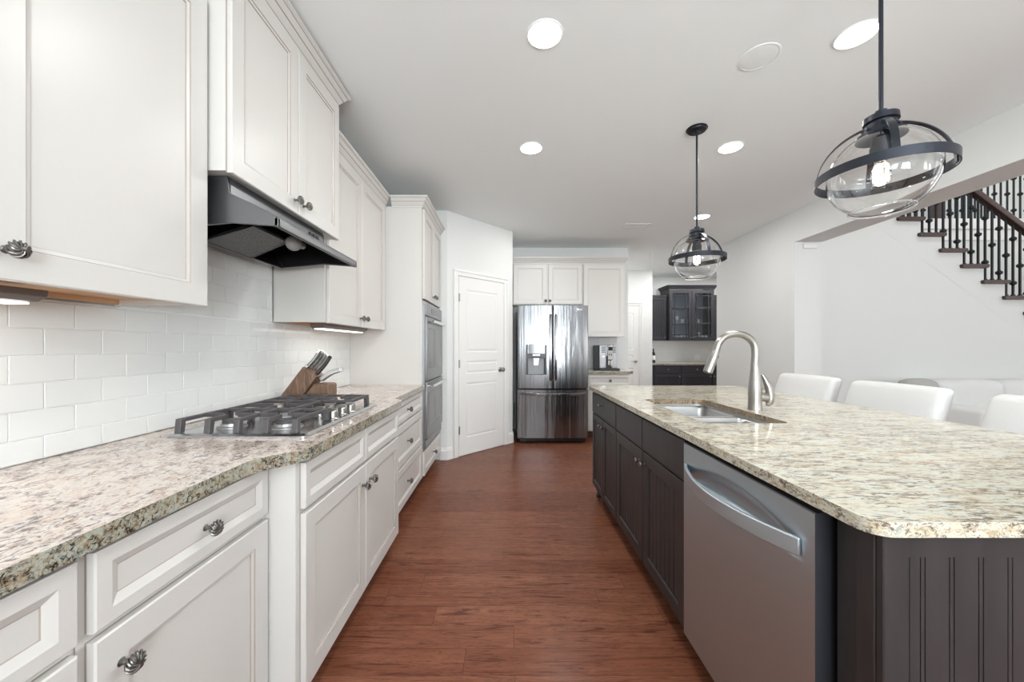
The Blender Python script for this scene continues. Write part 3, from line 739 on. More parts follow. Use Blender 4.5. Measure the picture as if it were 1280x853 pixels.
for x, y in ((-.765, 1.635), (-.765, 1.725), (-.765, 1.815), (-.845, 1.68), (-.845, 1.77)):
    b = MB(); b.lathe([(.026, .927), (.026, .932), (.0215, .934), (.020, .962), (.016, .967), (0, .968)], (x, y, 0), 'Z', 18)
    b.hexa([(x-.022, y-.007, .945), (x+.022, y-.007, .945), (x+.022, y+.007, .945), (x-.022, y+.007, .945), (x-.022, y-.006, .974), (x+.022, y-.006, .974), (x+.022, y+.006, .974), (x-.022, y+.006, .974)])
    finish('control_knob', b, 'nickel', t, bevel=.0015)

# ------------------------------------------------------------------ knife block and knives
t = thing('knife_block', 'slanted brown wooden knife block standing behind the cooktop', 'knife block', (-1.16, 2.235, .915))
f = lambda u, v, w: (u, w, v)
A, B_, C_, D_ = (-1.335, .938), (-1.19, 1.128), (-1.112, 1.070), (-1.205, .9155)
b = MB(); b.prism([A, B_, C_, (-1.178, .9795), (-1.222, .9155), (-1.318, .9155)], f, 2.165, 2.275); finish('slanted_block', b, 'block', t, bevel=.003)
b = MB(); b.prism([(-1.172, .9155), (-1.04, .9155), (-1.04, 1.02), (-1.052, 1.028), (-1.127, 1.028), (-1.172, .972)], f, 2.168, 2.272); finish('front_block', b, 'block', t, bevel=.003)
ax = Vector((.607, 0, .795)); nx_ = Vector((.795, 0, -.607))
def knife(y, s, ln, m, label, col2):
    r = thing('kitchen_knife', label, 'knife', (0, y, 0), 0, 'knives in the wooden block')
    p0 = Vector(B_ if False else (B_[0], 0, B_[1])) + nx_*s + ax*.002
    r.location = (p0.x, y, p0.z)
    b = MB(); pts = [p0+Vector((0, y, 0))+ax*(ln*k/8)+nx_*(.006*math.sin(k/8*3.0)) for k in range(9)]
    b.sweep(pts, (0, 1, 0), .0075, .010); finish('handle', b, m, r, bevel=.004, seg=3)
    b = MB(); b.sweep([q+Vector((0, 0, 0)) for q in pts[1:8]], (0, 1, 0), .0083, .0032); finish('handle_band', b, col2, r)
ks = [(2.178, .012, .128), (2.200, .020, .130), (2.222, .030, .124), (2.244, .042, .115), (2.262, .056, .100)]
for i, (y, s, ln) in enumerate(ks):
    knife(y, s, ln, 'chrome', ['steel-handled kitchen knife nearest in the fan of block knives', 'steel-handled kitchen knife second from the left in the block', 'steel-handled kitchen knife in the middle of the block', 'steel-handled kitchen knife fourth from the left in the block', 'steel-handled kitchen knife closest to the black one in the block'][i], 'pewter')
knife(2.20, .078, .135, 'black', 'black-handled kitchen knife in the wooden block, right of the steel ones', 'iron')
r = thing('kitchen_shears', 'grey-handled kitchen shears leaning low over the wooden block', 'shears', (-1.10, 2.22, 1.03))
dr = Vector((.86, 0, .42)).normalized()
for dy in (-.012, .012):
    b = MB(); p0 = Vector((-1.108, 2.22+dy, 1.049)); b.sweep([p0+dr*(.135*k/6)+Vector((0, 0, .010*math.sin(k/6*3.1))) for k in range(7)], (0, 1, 0), .009, .014); finish('handle', b, 'steel', r, bevel=.004, seg=3)

# ================================================================== BACK WALL: fridge, cabinets, coffee corner
YB = 5.30
t = thing('wall_cabinet', 'cream two-door wall cabinet directly above the refrigerator', 'cabinet', (.575, 5.46, 1.845), 0, 'cream cabinets on the back wall')
finish('carcass', bx((.082, 1.072, YB+.0, 5.628, 1.84, 2.42)), 'cream', t, smooth=False)
for a, c, kx in ((.090, .562, .545), (.588, 1.062, .605)):
    d = cream_door('door', fmY(YB), a, c, 1.850, 2.412, t, st=.055); knob(d, kx, YB-.019, 1.895, '-Y')
crown('crown_moulding', [(.082, YB), (1.074, YB)], 2.421, t)
t = thing('wall_cabinet', 'tall cream wall cabinet above the coffee machine', 'cabinet', (1.37, 5.46, 1.385), 0, 'cream cabinets on the back wall')
finish('carcass', bx((1.076, 1.672, YB, 5.628, UB, 2.42)), 'cream', t, smooth=False)
d = cream_door('door', fmY(YB), 1.088, 1.664, UB-.004, 2.412, t, st=.06)
crown('crown_moulding', [(1.076, YB), (1.672, YB), (1.672, 5.628)], 2.421, t)
t = thing('base_cabinet', 'cream base cabinet under the coffee machine', 'cabinet', (1.37, 5.3, 0), 0, 'cream cabinets on the back wall')
finish('carcass', bx((1.078, 1.672, 5.03, 5.628, .10, .874)), 'cream', t, smooth=False)
finish('toe_kick', bx((1.079, 1.671, 5.10, 5.628, 0, .10)), 'toe', t, smooth=False)
d = cream_door('drawer', fmY(5.03), 1.09, 1.664, ZT0, ZT1, t, True); knob(d, 1.385, 5.03-.011, .787, '-Y')
d = cream_door('door', fmY(5.03), 1.09, 1.664, ZD0, ZD1, t); knob(d, 1.60, 5.03-.018, .63, '-Y')
b = MB(); b.holed([(1.066, 4.98), (1.62, 4.98), (1.715, 5.06), (1.715, 5.628), (1.066, 5.628)], [], .875, .915, 0, 1)
o = finish('countertop', b, ['granite_left', 'granite_edge'], None, bevel=.006, seg=3)
tag(o, 'small granite countertop under the coffee machine beside the refrigerator', 'countertop')
t = thing('tile_backsplash', 'small tile backsplash behind the coffee machine', 'backsplash', (1.38, 5.62, .917))
b = MB(); gz = .983
for r_ in range(-1, 6):
    za, zb = max(.917, gz+r_*PH)+.001, min(1.386, gz+(r_+1)*PH)-.001
    for n in range(-1, 5):
        p, q = max(1.074, 1.07+(n+.5*(r_ % 2))*PW)+.001, min(1.66, 1.07+(n+1+.5*(r_ % 2))*PW)-.001
        if q-p > .01 and zb-za > .01: b.box(p, q, 5.619, 5.626, za, zb)
finish('tile', b, 'tile', t, bevel=.0015); finish('grout', bx((1.073, 1.661, 5.623, 5.629, .917, 1.386)), 'grout', t, smooth=False)

# refrigerator
t = thing('refrigerator', 'stainless french-door refrigerator with an ice dispenser', 'refrigerator', (.585, 5.1, 0))
FX0, FX1, FY = .131, 1.039, 4.83
finish('fridge_case', bx((FX0+.004, FX1-.004, FY+.005, 5.60, .045, 1.745)), mat('fridge_side', srgb(92, 93, 96), .4, .6), t, bevel=.004)
finish('hinge_cover', bx((FX0+.01, FX0+.12, FY+.02, FY+.12, 1.7455, 1.765)), 'black', t, bevel=.003)
finish('hinge_cover', bx((FX1-.12, FX1-.01, FY+.02, FY+.12, 1.7455, 1.765)), 'black', t, bevel=.003)
def bowed(x0, x1, z0, z1, name, holes=None, bow=.028, n=16):
    """door with a front that bows gently about the whole appliance width"""
    b = MB(); cx = (FX0+FX1)/2; hw = (FX1-FX0)/2
    fy = lambda x: FY-.055-bow*(1-((x-cx)/hw)**2)
    xs = [x0+(x1-x0)*i/n for i in range(n+1)]
    xs = [x0, x0+.004]+xs[1:-1]+[x1-.004, x1]
    ys = [fy(x)+(.006 if i in (0, len(xs)-1) else 0) for i, x in enumerate(xs)]
    if holes is None: b.prism([(x, y) for x, y in zip(xs, ys)]+[(x1, FY), (x0, FY)], lambda u, v, w: (u, v, w), z0, z1)
    else:
        hx0, hx1, hz0, hz1 = holes
        for a, c, p, q in ((x0, hx0, z0, z1), (hx1, x1, z0, z1), (hx0, hx1, z0, hz0), (hx0, hx1, hz1, z1)):
            m_ = 8; X = [a+(c-a)*i/m_ for i in range(m_+1)]
            b.prism([(x, fy(x)+(.004 if x in (x0, x1) else 0)) for x in X]+[(c, FY), (a, FY)], lambda u, v, w: (u, v, w), p, q)
    return finish(name, b, 'fridge', t, smooth=True, angle=25), fy
mx = .585
hx = (.240, .505, .885, 1.27)
dL, fy = bowed(FX0, mx-.006, .71, 1.772, 'door', hx)
dR, _ = bowed(mx+.006, FX1, .71, 1.772, 'door')
dF, _ = bowed(FX0, FX1, .075, .692, 'freezer_drawer')
finish('door_gasket', bx((FX0+.01, FX1-.01, FY+.0005, FY+.0045, .08, 1.765)), 'gap', t, smooth=False)
finish('base_grille', bx((FX0+.03, FX1-.03, FY-.02, FY+.004, .02, .072)), 'black', t, smooth=False)
for x in (FX0+.09, FX1-.09):
    b = MB(); b.lathe([(.016, 0), (.02, .004), (.02, .018), (0, .02)], (x, FY-.005, 0), 'Z', 14); finish('foot', b, 'black', t)
    b = MB(); b.lathe([(.016, 0), (.02, .004), (.02, .042), (0, .044)], (x, 5.5, 0), 'Z', 14); finish('foot', b, 'black', t)
for d, x in ((dL, mx-.034), (dR, mx+.034)):
    b = MB(); y = fy(x)
    b.sweep([(x, y-.002, .815), (x, y-.03, .84), (x, y-.045, .90), (x, y-.047, 1.23), (x, y-.045, 1.56), (x, y-.03, 1.63), (x, y-.002, 1.655)], (1, 0, 0), .014, .009); finish('handle', b, 'fridge', d, bevel=.004, seg=3)
b = MB(); pts = []
for i in range(15):
    s = i/14; x = FX0+.035+(FX1-FX0-.07)*s; pts.append((x, fy(x)-.012-.036*min(1, 4*s, 4*(1-s)), .645-.010*math.sin(math.pi*s)))
b.sweep(pts, (0, 0, 1), .016, .009); finish('handle', b, 'fridge', dF, bevel=.004, seg=3)
# dispenser
M['dispenser_grey'] = mat('dispenser_grey', srgb(150, 151, 154), .5, .2)
dy = lambda x: fy(x)
b = bx((hx[0], hx[1], FY-.012, FY-.001, hx[2], hx[3]), (hx[0], hx[0]+.022, FY-.06, FY-.012, hx[2], hx[3]), (hx[1]-.022, hx[1], FY-.066, FY-.012, hx[2], hx[3]), (hx[0]+.022, hx[1]-.022, FY-.066, FY-.012, 1.10, hx[3]))
p = finish('dispenser_recess', b, 'black', dL, smooth=False)
finish('dispenser_back', bx((hx[0]+.03, hx[1]-.03, FY-.018, FY-.0125, hx[2]+.004, 1.095)), M['dispenser_grey'], dL, bevel=.002)
b = MB(); b.prism([(hx[0]+.024, fy(hx[0]+.024)+.004), (.30, fy(.30)-.003), (.37, fy(.37)-.004), (.44, fy(.44)-.003), (hx[1]-.024, fy(hx[1]-.024)+.0), (hx[1]-.024, FY-.067), (hx[0]+.024, FY-.067)], lambda u, v, w: (u, v, w), 1.155, 1.278); finish('control_panel', b, 'ovensteel', dL, bevel=.002)
finish('dispenser_spout', bx((.335, .41, FY-.064, FY-.02, 1.075, 1.098), (.325, .42, FY-.075, FY-.0665, 1.125, 1.150)), 'steel', dL, bevel=.004)
finish('dispenser_paddle', bx((.34, .405, FY-.026, FY-.0185, 1.0, 1.085)), 'chrome', dL, bevel=.005)
# badge
def text_mesh(txt, size):
    cu = bpy.data.curves.new('lettering', 'FONT'); cu.body = txt; cu.size = size; cu.extrude = .0006; cu.align_x = 'LEFT'
    o = bpy.data.objects.new('lettering', cu); C.objects.link(o)
    me = bpy.data.meshes.new_from_object(o.evaluated_get(bpy.context.evaluated_depsgraph_get()))
    bpy.data.objects.remove(o); bpy.data.curves.remove(cu); return me
b = MB(); bx_ = .905; b.lathe([(.0, 0), (.0125, 0), (.0125, .0015), (.0, .002)], (bx_, fy(bx_)-.0005, 1.722), (Vector((1, 0, 0)), Vector((0, 0, 1)), Vector((0, -1, 0))), 20)
bad = finish('badge', b, mat('badge_silver', (.75, .75, .76, 1), .3, .6), dR)
me = text_mesh('LG', .030); me.materials.append(bad.data.materials[0])
inst('badge_lettering', me, dR, (bx_+.018, fy(bx_+.03)-.0015, 1.7115), (90, 0, 0))
# black power cord beside the fridge
b = MB(); b.tube([(.094, 5.2, .006), (.10, 5.0, .006), (.098, 4.92, .03), (.102, 4.90, .12), (.096, 4.905, .20), (.10, 4.93, .27), (.097, 5.1, .33), (.10, 5.61, .40)], .006, 8)
tag(finish('power_cord', b, 'black', None), 'black cord hanging in the gap left of the refrigerator', 'cord')

# coffee machine
t = thing('coffee_machine', 'black and silver automatic coffee machine on the small granite top', 'coffee machine', (1.415, 5.37, .915))
KX0, KX1, KY0, KY1 = 1.286, 1.545, 5.20, 5.56
f = lambda u, v, w: (w, u, v)
b = MB(); b.prism([(KY0+.012, .932), (KY0+.012, 1.235), (KY0+.03, 1.265), (KY1, 1.265), (KY1, .9155), (KY0+.03, .9155)], f, KX0, KX1); finish('housing', b, 'black', t, bevel=.006)
finish('front_panel', bx((KX0+.004, KX0+.095, KY0-.002, KY0+.0115, .945, 1.262), (KX1-.085, KX1-.004, KY0-.002, KY0+.0115, .945, 1.262), (KX0+.095, KX1-.085, KY0-.002, KY0+.0115, 1.11, 1.262)), 'ovensteel', t, bevel=.004)
for x0, x1 in ((KX0+.03, KX0+.085), (KX1-.075, KX1-.03)):
    for z in (1.238, 1.215, 1.192, 1.169):
        finish('vent_slot', bx((x0, x1, KY0-.0035, KY0-.0021, z-.006, z+.004)), 'gap', t, smooth=False)
p = finish('control_panel', bx((KX0+.112, KX0+.19, KY0-.022, KY0-.0025, 1.06, 1.262)), 'chrome', t, bevel=.006)
finish('display', bx((KX0+.12, KX0+.182, KY0-.024, KY0-.0222, 1.19, 1.24)), 'bottle', p, smooth=False)
for x in (KX0+.135, KX0+.165):
    b = MB(); b.lathe([(.009, 0), (.009, .003), (0, .004)], (x, KY0-.0222, 1.13), (Vector((1, 0, 0)), Vector((0, 0, 1)), Vector((0, -1, 0))), 12); finish('button', b, 'black', p)
finish('coffee_spout', bx((KX0+.118, KX0+.148, KY0-.02, KY0+.011, .985, 1.055), (KX0+.152, KX0+.182, KY0-.02, KY0+.011, .965, 1.055)), 'chrome', t, bevel=.004)
b = MB(); b.lathe([(.013, 0), (.012, .014), (0, .016)], (KX0+.06, KY0-.002, 1.105), (Vector((1, 0, 0)), Vector((0, 0, 1)), Vector((0, -1, 0))), 14); finish('steam_dial', b, 'chrome', t)
finish('drip_tray', bx((KX0-.006, KX1+.006, KY0-.085, KY0+.0105, .9155, .942)), 'black', t, bevel=.005)

# ================================================================== ISLAND
IX, IXE = .710, .688           # door faces, granite edge
IC = .732                      # carcass front
b = MB(); outer = rrect(IXE, 1.945, .698, 3.155, .045); hole = rrect(.852, 1.225, 1.60, 2.335, .04)
b.holed(outer, [hole[::-1]], .885, .915, 0, 2, 1)
o = finish('island_countertop', b, ['granite_isl', 'granite_cut', 'granite_isl_edge'], None, bevel=.012, seg=4)
tag(o, 'large granite island top with the sink cut-out', 'countertop')
# drawer cabinet at the far end
t = thing('island_cabinet', 'dark island cabinet at the far end, one drawer over two doors', 'cabinet', (1.08, 2.77, 0), 0, 'dark cabinets of the island')
finish('carcass', bx((IC, 1.45, 2.432, 3.112, .10, .872)), 'esp', t, smooth=False)
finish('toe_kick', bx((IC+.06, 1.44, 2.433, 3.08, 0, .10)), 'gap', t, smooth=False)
for y in (3.09,): 
    b = MB(); b.lathe([(.022, 0), (.022, .02), (.014, .03), (.018, .06), (.024, .099), (0, .0995)], (IC+.03, y, 0), 'Z', 14); finish('foot', b, 'esp', t)
def slab_front(name, a, c, z0_, z1_, par, m='esp'):
    b = MB(); b.panel(fmX(IC), a, c, z0_, z1_, [(0, 0, 0), (0, T, 0), (.0025, T+.002, 0)]); return finish(name, b, m, par, smooth=False)
d = slab_front('drawer', 2.437, 3.105, .704, .866, t); knob(d, IX+.0, 2.80, .80, '-X', KNOB2)
for a, c, ky in ((2.437, 2.768, 2.735), (2.773, 3.105, 2.81)):
    d = bead_door('door', fmX(IC), a, c, .105, .695, t, st=.045); knob(d, IX+.002, ky, .645, '-X', KNOB2)
# sink base, hollow
t = thing('island_cabinet', 'dark island sink cabinet with two doors next to the dishwasher', 'cabinet', (1.08, 1.97, 0), 0, 'dark cabinets of the island')
finish('carcass', bx((IC, 1.45, 1.486, 1.504, .10, .872), (IC, 1.45, 2.412, 2.430, .10, .872), (IC, 1.45, 1.504, 2.412, .10, .118), (1.432, 1.45, 1.504, 2.412, .118, .872), (IC, IC+.018, 1.504, 2.412, .118, .872)), 'esp', t, smooth=False)
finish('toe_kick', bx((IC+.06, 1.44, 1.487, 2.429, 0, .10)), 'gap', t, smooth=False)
for a, c, ky in ((1.490, 1.954, 1.925), (1.962, 2.427, 1.995)):
    slab_front('false_drawer_front', a, c, .704, .866, t)
    d = bead_door('door', fmX(IC), a, c, .105, .695, t); knob(d, IX+.002, ky, .635, '-X', KNOB2)
# end panel, back and corner filler
t = thing('island_end_panel', 'dark beadboard panel closing the near end of the island', 'panel', (1.09, .78, 0))
finish('filler_post', bx((.732, .81, .742, .782, 0, .883), (.74, .81, .786, .835, 0, .883)), 'esp', t, bevel=.002, smooth=False)
b = MB(); b.panel(fmY(.7405), .735, 1.50, .10, .883, [(0, -.0, 0), (0, .012, 0), (.002, .014, 0), (.05, .014, 0), (.05, .002, 0)], 1)
a0, a1 = .80, 1.45; n = 11
for i in range(n):
    p, q = (.7585+i*.0572 if i else .7852), .7585+(i+1)*.0572
    q = min(q, 1.449)
    if q-p < .01: continue
    b.box(p+.0035, q-.0075, .7285, .739, .151, .8325); b.box(q-.0055, q+.0015, .7285, .739, .151, .8325)
finish('bead_board', b, ['esp', 'gap'], t, smooth=False)
finish('base_rail', bx((.735, 1.50, .724, .7405, 0, .0995)), 'esp', t, smooth=False)
finish('back_panel', bx((1.452, 1.50, .742, 3.112, 0, .883)), 'esp', t, smooth=False)
# dishwasher
t = thing('dishwasher', 'stainless dishwasher with a bowed handle at the near end of the island', 'dishwasher', (1.0, 1.16, 0))
DX, DY0, DY1 = .700, .846, 1.474
finish('tub', bx((.738, 1.40, .850, 1.474, .105, .872)), 'black', t, smooth=False)
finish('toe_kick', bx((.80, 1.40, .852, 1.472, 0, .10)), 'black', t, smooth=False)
b = MB(); rows = []; nz, ny = 40, 36
def pocket(y, z):
    s = (y-DY0-.03)/(DY1-DY0-.06)
    if s <= 0 or s >= 1: return 0
    zt = .765+.062*math.sin(math.pi*s)**.8; zb = .735
    if z <= zb or z >= zt+.004: return 0
    e = min(1, max(0, (zt-z)/.045)); return .026*(e*e*(3-2*e))*min(1, 6*s, 6*(1-s))*min(1, (z-zb)/.01)
zz = [.112+(.70-.112)*i/10 for i in range(10)]+[.70+(.866-.70)*i/50 for i in range(51)]
for z in zz:
    rows.append([(DX+pocket(y, z)+(.004 if z > .864 else 0), y, z) for y in [DY0, DY0+.003]+[DY0+.003+(DY1-DY0-.006)*i/60 for i in range(1, 60)]+[DY1-.003, DY1]])
V = b.grid(rows)
# close the shell: sides, top, bottom, back
bk = [(.737, DY0, .112), (.737, DY1, .112), (.737, DY1, .866), (.737, DY0, .866)]
kv = [b.bm.verts.new(p) for p in bk]
b.bm.faces.new([r[0] for r in V]+[kv[3], kv[0]]).material_index = 1; b.bm.faces.new([r[-1] for r in V][::-1]+[kv[1], kv[2]]).material_index = 1
b.bm.faces.new(V[0]+[kv[1], kv[0]]).material_index = 1; b.bm.faces.new(V[-1][::-1]+[kv[3], kv[2]]).material_index = 1; b.bm.faces.new(kv).material_index = 1
d = finish('door', b, ['dwsteel', mat('dishwasher_side', srgb(62, 64, 70), .4, .5)], t, angle=50)
finish('control_strip', bx((.728, .76, DY0+.005, DY1-.004, .8665, .8735)), 'black', t, smooth=False)
b = MB(); pts = []
for i in range(21):
    s = i/20; y = .884+(1.452-.884)*s
    pts.append((DX-.004-.062*math.sin(math.pi*s)**.85, y, .768-.004*math.sin(math.pi*s)))
b.sweep(pts, (0, 0, 1), .022, .0055); finish('handle', b, 'dwsteel', d, bevel=.003, seg=3)

# sink: undermount double bowl
t = thing('kitchen_sink', 'double-bowl stainless sink undermounted in the island granite', 'sink', (1.04, 1.97, .68))
def bowl(x0, x1, y0, y1, z0, zt, name):
    b = MB(); rings = []
    for ins, z, r in ((0, zt, .032), (.003, zt-.02, .032), (.010, z0+.03, .04), (.020, z0+.010, .04), (.042, z0, .04)):
        rings.append([(x, y, z) for x, y in rrect(x0+ins, x1-ins, y0+ins, y1-ins, r)])
    V = b.grid(rings, 0, False, True); b.bm.faces.new(V[-1])
    o = finish(name, b, 'sink', t, angle=60); md = o.modifiers.new('solid', 'SOLIDIFY'); md.thickness = .0015; md.offset = 1
    b = MB(); cx, cy = (x0+x1)/2, (y0+y1)/2; b.lathe([(.0, z0+.003), (.03, z0+.0035), (.042, z0+.005), (.045, z0+.0035)], (cx, cy, 0), 'Z', 20); finish('drain', b, 'chrome', o)
bowl(.848, 1.232, 1.594, 1.945, .70, .870, 'basin')
bowl(.848, 1.232, 1.975, 2.341, .69, .870, 'basin')
b = MB(); b.holed(rrect(.825, 1.255, 1.571, 2.364, .06), [rrect(.848, 1.232, 1.594, 1.945, .032)[::-1], rrect(.848, 1.232, 1.975, 2.341, .032)[::-1]], .870, .874)
finish('sink_rim', b, 'sink', t)
b = MB(); b.holed(rrect(.825, 1.255, 1.571, 2.364, .06), [rrect(.845, 1.235, 1.591, 2.344, .05)[::-1]], .8742, .8845); finish('rim_flange', b, 'sink', t)

# faucet
t = thing('kitchen_faucet', 'brushed nickel gooseneck faucet standing behind the island sink', 'faucet', (1.295, 1.945, .915))
fx, fy_ = 1.295, 1.945
b = MB(); b.lathe([(.0, .9155), (.034, .9155), (.034, .922), (.0325, .93), (.0315, .97), (.0325, 1.0), (.031, 1.03), (.026, 1.08), (.0215, 1.13), (.0205, 1.16), (.019, 1.165)], (fx, fy_, 0), 'Z', 28); finish('body', b, 'nickel', t)
b = MB(); pts = [(fx, fy_, 1.163), (fx+.002, fy_, 1.20), (fx+.001, fy_, 1.235)]
cx, cz, rd = fx-.099, 1.232, .093
for i in range(1, 17):
    a = R(170*i/16); pts.append((cx+rd*1.06*math.cos(a), fy_, cz+rd*.86*math.sin(a)))
pts.append((fx-.205, fy_, 1.218))
b.tube(pts, [.0195]*3+[.0185]*8+[.018]*9, 16); finish('spout', b, 'nickel', t)
b = MB(); p0 = Vector((fx-.203, fy_, 1.222)); p1 = Vector((fx-.247, fy_, 1.112)); q = [p0+(p1-p0)*s for s in (0, .03, .5, .85, 1)]
b.tube(q, [.018, .019, .0215, .0235, .0225], 18); sp = finish('spray_head', b, 'nickel', t)
b = MB(); e = (p1-p0).normalized(); b.tube([p1-e*.004, p1+e*.004], .019, 14); b.sphere(tuple(p0+(p1-p0)*.3+Vector((.022, 0, .006))), .006, .006, .012, 10); finish('spray_nozzle', b, 'black', sp)
b = MB(); b.tube([(fx+.02, fy_, .982), (fx+.028, fy_, .982), (fx+.064, fy_, .978)], [.02, .022, .022], 16)
hp = [(fx+.064, fy_, .938), (fx+.076, fy_, .952), (fx+.080, fy_, .985), (fx+.070, fy_, 1.035), (fx+.050, fy_, 1.078), (fx+.038, fy_, 1.098)]
b.tube(hp, [.009, .018, .021, .018, .012, .006], 14); finish('lever', b, 'nickel', t)

# ================================================================== BUTLER NOOK
g = 'dark cabinets of the butler nook'
def nook_upper(label, x0, x1, Y, z0, z1):
    t = thing('wall_cabinet', label, 'cabinet', ((x0+x1)/2, 7.83, z0), 0, g); return t
t = nook_upper('dark wall cabinet left of the glass-doored one in the far nook', 2.845, 3.285, 7.67, 1.372, 2.29)
finish('carcass', bx((2.845, 3.288, 7.69, 7.998, 1.372, 2.27)), 'ebony', t, smooth=False)
d = bead_door('door', fmY(7.69), 2.86, 3.283, 1.376, 2.265, t, 'ebony', .055); knob(d, 3.25, 7.672, 1.43, '-Y', KNOB2)
finish('top_moulding', bx((2.845, 3.288, 7.66, 7.998, 2.2705, 2.31)), 'ebony', t, bevel=.006)
t = nook_upper('dark wall cabinet right of the glass-doored one in the far nook', 4.21, 4.58, 7.67, 1.372, 2.29)
finish('carcass', bx((4.206, 4.58, 7.69, 7.998, 1.372, 2.27)), 'ebony', t, smooth=False)
d = bead_door('door', fmY(7.69), 4.21, 4.575, 1.376, 2.265, t, 'ebony', .055); knob(d, 4.245, 7.672, 1.43, '-Y', KNOB2)
finish('top_moulding', bx((4.206, 4.58, 7.66, 7.998, 2.2705, 2.31)), 'ebony', t, bevel=.006)
t = nook_upper('dark display cabinet with two glass doors in the far nook', 3.29, 4.20, 7.55, 1.372, 2.40)
X0, X1, YF = 3.291, 4.203, 7.57
finish('carcass', bx((X0, X0+.018, YF, 7.998, 1.372, 2.40), (X1-.018, X1, YF, 7.998, 1.372, 2.40), (X0+.018, X1-.018, YF, 7.998, 1.372, 1.39), (X0+.018, X1-.018, YF, 7.998, 2.382, 2.40), (X0+.018, X1-.018, 7.98, 7.998, 1.39, 2.382)), ['ebony'], t, smooth=False)
finish('back_lining', bx((X0+.0185, X1-.0185, 7.972, 7.9795, 1.3905, 2.3815)), 'darkglass', t, smooth=False)
for z in (1.72, 2.04): finish('shelf', bx((X0+.019, X1-.019, YF+.03, 7.971, z, z+.012)), mat('shelf_grey', srgb(150, 154, 160), .4), t, smooth=False)
for a, c, kx in ((X0+.004, (X0+X1)/2-.003, (X0+X1)/2-.03), ((X0+X1)/2+.003, X1-.004, (X0+X1)/2+.03)):
    b = MB(); st = .06; z0_, z1_ = 1.376, 2.39
    b.box(a, a+st, YF-.02, YF, z0_, z1_); b.box(c-st, c, YF-.02, YF, z0_, z1_); b.box(a+st, c-st, YF-.02, YF, z0_, z0_+st); b.box(a+st, c-st, YF-.02, YF, z1_-st, z1_)
    i0, i1 = a+st, c-st
    for x in (i0+.05, i1-.05): b.box(x-.007, x+.007, YF-.018, YF-.004, z0_+st, z1_-st)
    for z in (z0_+st+.05, z1_-st-.05): b.box(i0, i1, YF-.0175, YF-.0045, z-.007, z+.007)
    d = finish('door', b, 'ebony', t, smooth=False); knob(d, kx, YF-.018, 1.43, '-Y', KNOB2)
    finish('glass_pane', bx((i0-.005, i1+.005, YF-.0105, YF-.0065, z0_+st-.005, z1_-st+.005)), 'pane', d, smooth=False)
crown('crown_moulding', [(X0, 7.998), (X0, YF-.02), (X1, YF-.02), (X1, 7.998)], 2.4005, t, 'ebony', side=-1 if False else 1)
# glassware on the bottom board and the shelves
def cup_mesh(kind):
    b = MB()
    if kind == 0: b.lathe([(0, 0), (.026, 0), (.032, .085), (.030, .085), (.024, .006), (0, .006)], seg=14)
    elif kind == 1: b.lathe([(0, 0), (.03, 0), (.03, .003), (.005, .008), (.004, .06), (.025, .08), (.034, .11), (.028, .15), (.026, .15), (.031, .11), (.022, .084), (0, .07)], seg=14)
    else: b.lathe([(0, 0), (.036, 0), (.040, .008), (.042, .07), (.039, .07), (.037, .012), (0, .01)], seg=14)
    return b
gm = mat('frosted_glassware', (.86, .88, .9, 1), .25, Alpha=1)
src = [finish('drinking_glass', cup_mesh(k), gm, None, local=True) for k in range(3)]
places = [(3.385, 0, 1.39), (3.46, 0, 1.39), (3.53, 2, 1.39), (3.615, 0, 1.39), (3.69, 0, 1.39), (3.82, 0, 1.39), (3.90, 2, 1.39), (3.965, 1, 1.39), (4.04, 0, 1.39), (4.12, 0, 1.39), (3.42, 1, 1.732), (3.56, 1, 1.732), (3.67, 0, 1.732), (3.86, 1, 1.732), (4.0, 0, 1.732)]
names = ['far left on the bottom board', 'second from the left on the bottom board', 'third from the left, squat, on the bottom board', 'fourth from the left on the bottom board', 'left of the middle stile, bottom board', 'right of the middle stile, bottom board', 'squat, second behind the right door', 'stemmed, third behind the right door', 'fourth behind the right door, bottom board', 'far right on the bottom board', 'stemmed, far left on the middle shelf', 'stemmed, second on the middle shelf behind the left door', 'short, last on the middle shelf behind the left door', 'stemmed, on the middle shelf behind the right door', 'short, on the middle shelf behind the right door']
used = set()
for (x, k, z), nm in zip(places, names):
    o = src[k] if k not in used else dup(src[k]); used.add(k)
    o.location = (x, 7.70 if z < 1.6 else 7.80, z+.0005)
    tag(o, 'clear glass in the display cabinet, '+nm, 'glass', 'glassware in the dark display cabinet')
t = thing('base_cabinet', 'dark base cabinet with two drawers over doors in the far nook', 'cabinet', (3.5, 7.7, 0), 0, g)
finish('carcass', bx((2.845, 4.58, 7.40, 7.998, .10, .874)), 'ebony', t, smooth=False); finish('toe_kick', bx((2.846, 4.57, 7.47, 7.998, 0, .10)), 'gap', t, smooth=False)
for a, c in ((2.925, 3.445), (3.465, 4.06), (4.075, 4.56)):
    b = MB(); b.panel(fmY(7.40), a, c, .715, .866, [(0, 0, 0), (0, .018, 0), (.003, .02, 0)]); d = finish('drawer', b, 'ebony', t, smooth=False); knob(d, (a+c)/2, 7.382, .79, '-Y', KNOB2)
    d = bead_door('door', fmY(7.40), a, c, .11, .70, t, 'ebony', .06); knob(d, c-.03 if c < 4.2 else a+.03, 7.382, .655, '-Y', KNOB2)
b = MB(); b.holed([(2.843, 7.36), (4.595, 7.36), (4.595, 7.997), (2.843, 7.997)], [], .875, .915, 0, 1)
tag(finish('countertop', b, ['granite_left', 'granite_edge'], None, bevel=.005), 'granite countertop on the dark base cabinet in the far nook', 'countertop')
t = thing('tile_backsplash', 'white tile backsplash between the dark cabinets in the far nook', 'backsplash', (3.7, 7.99, .917))
b = MB()
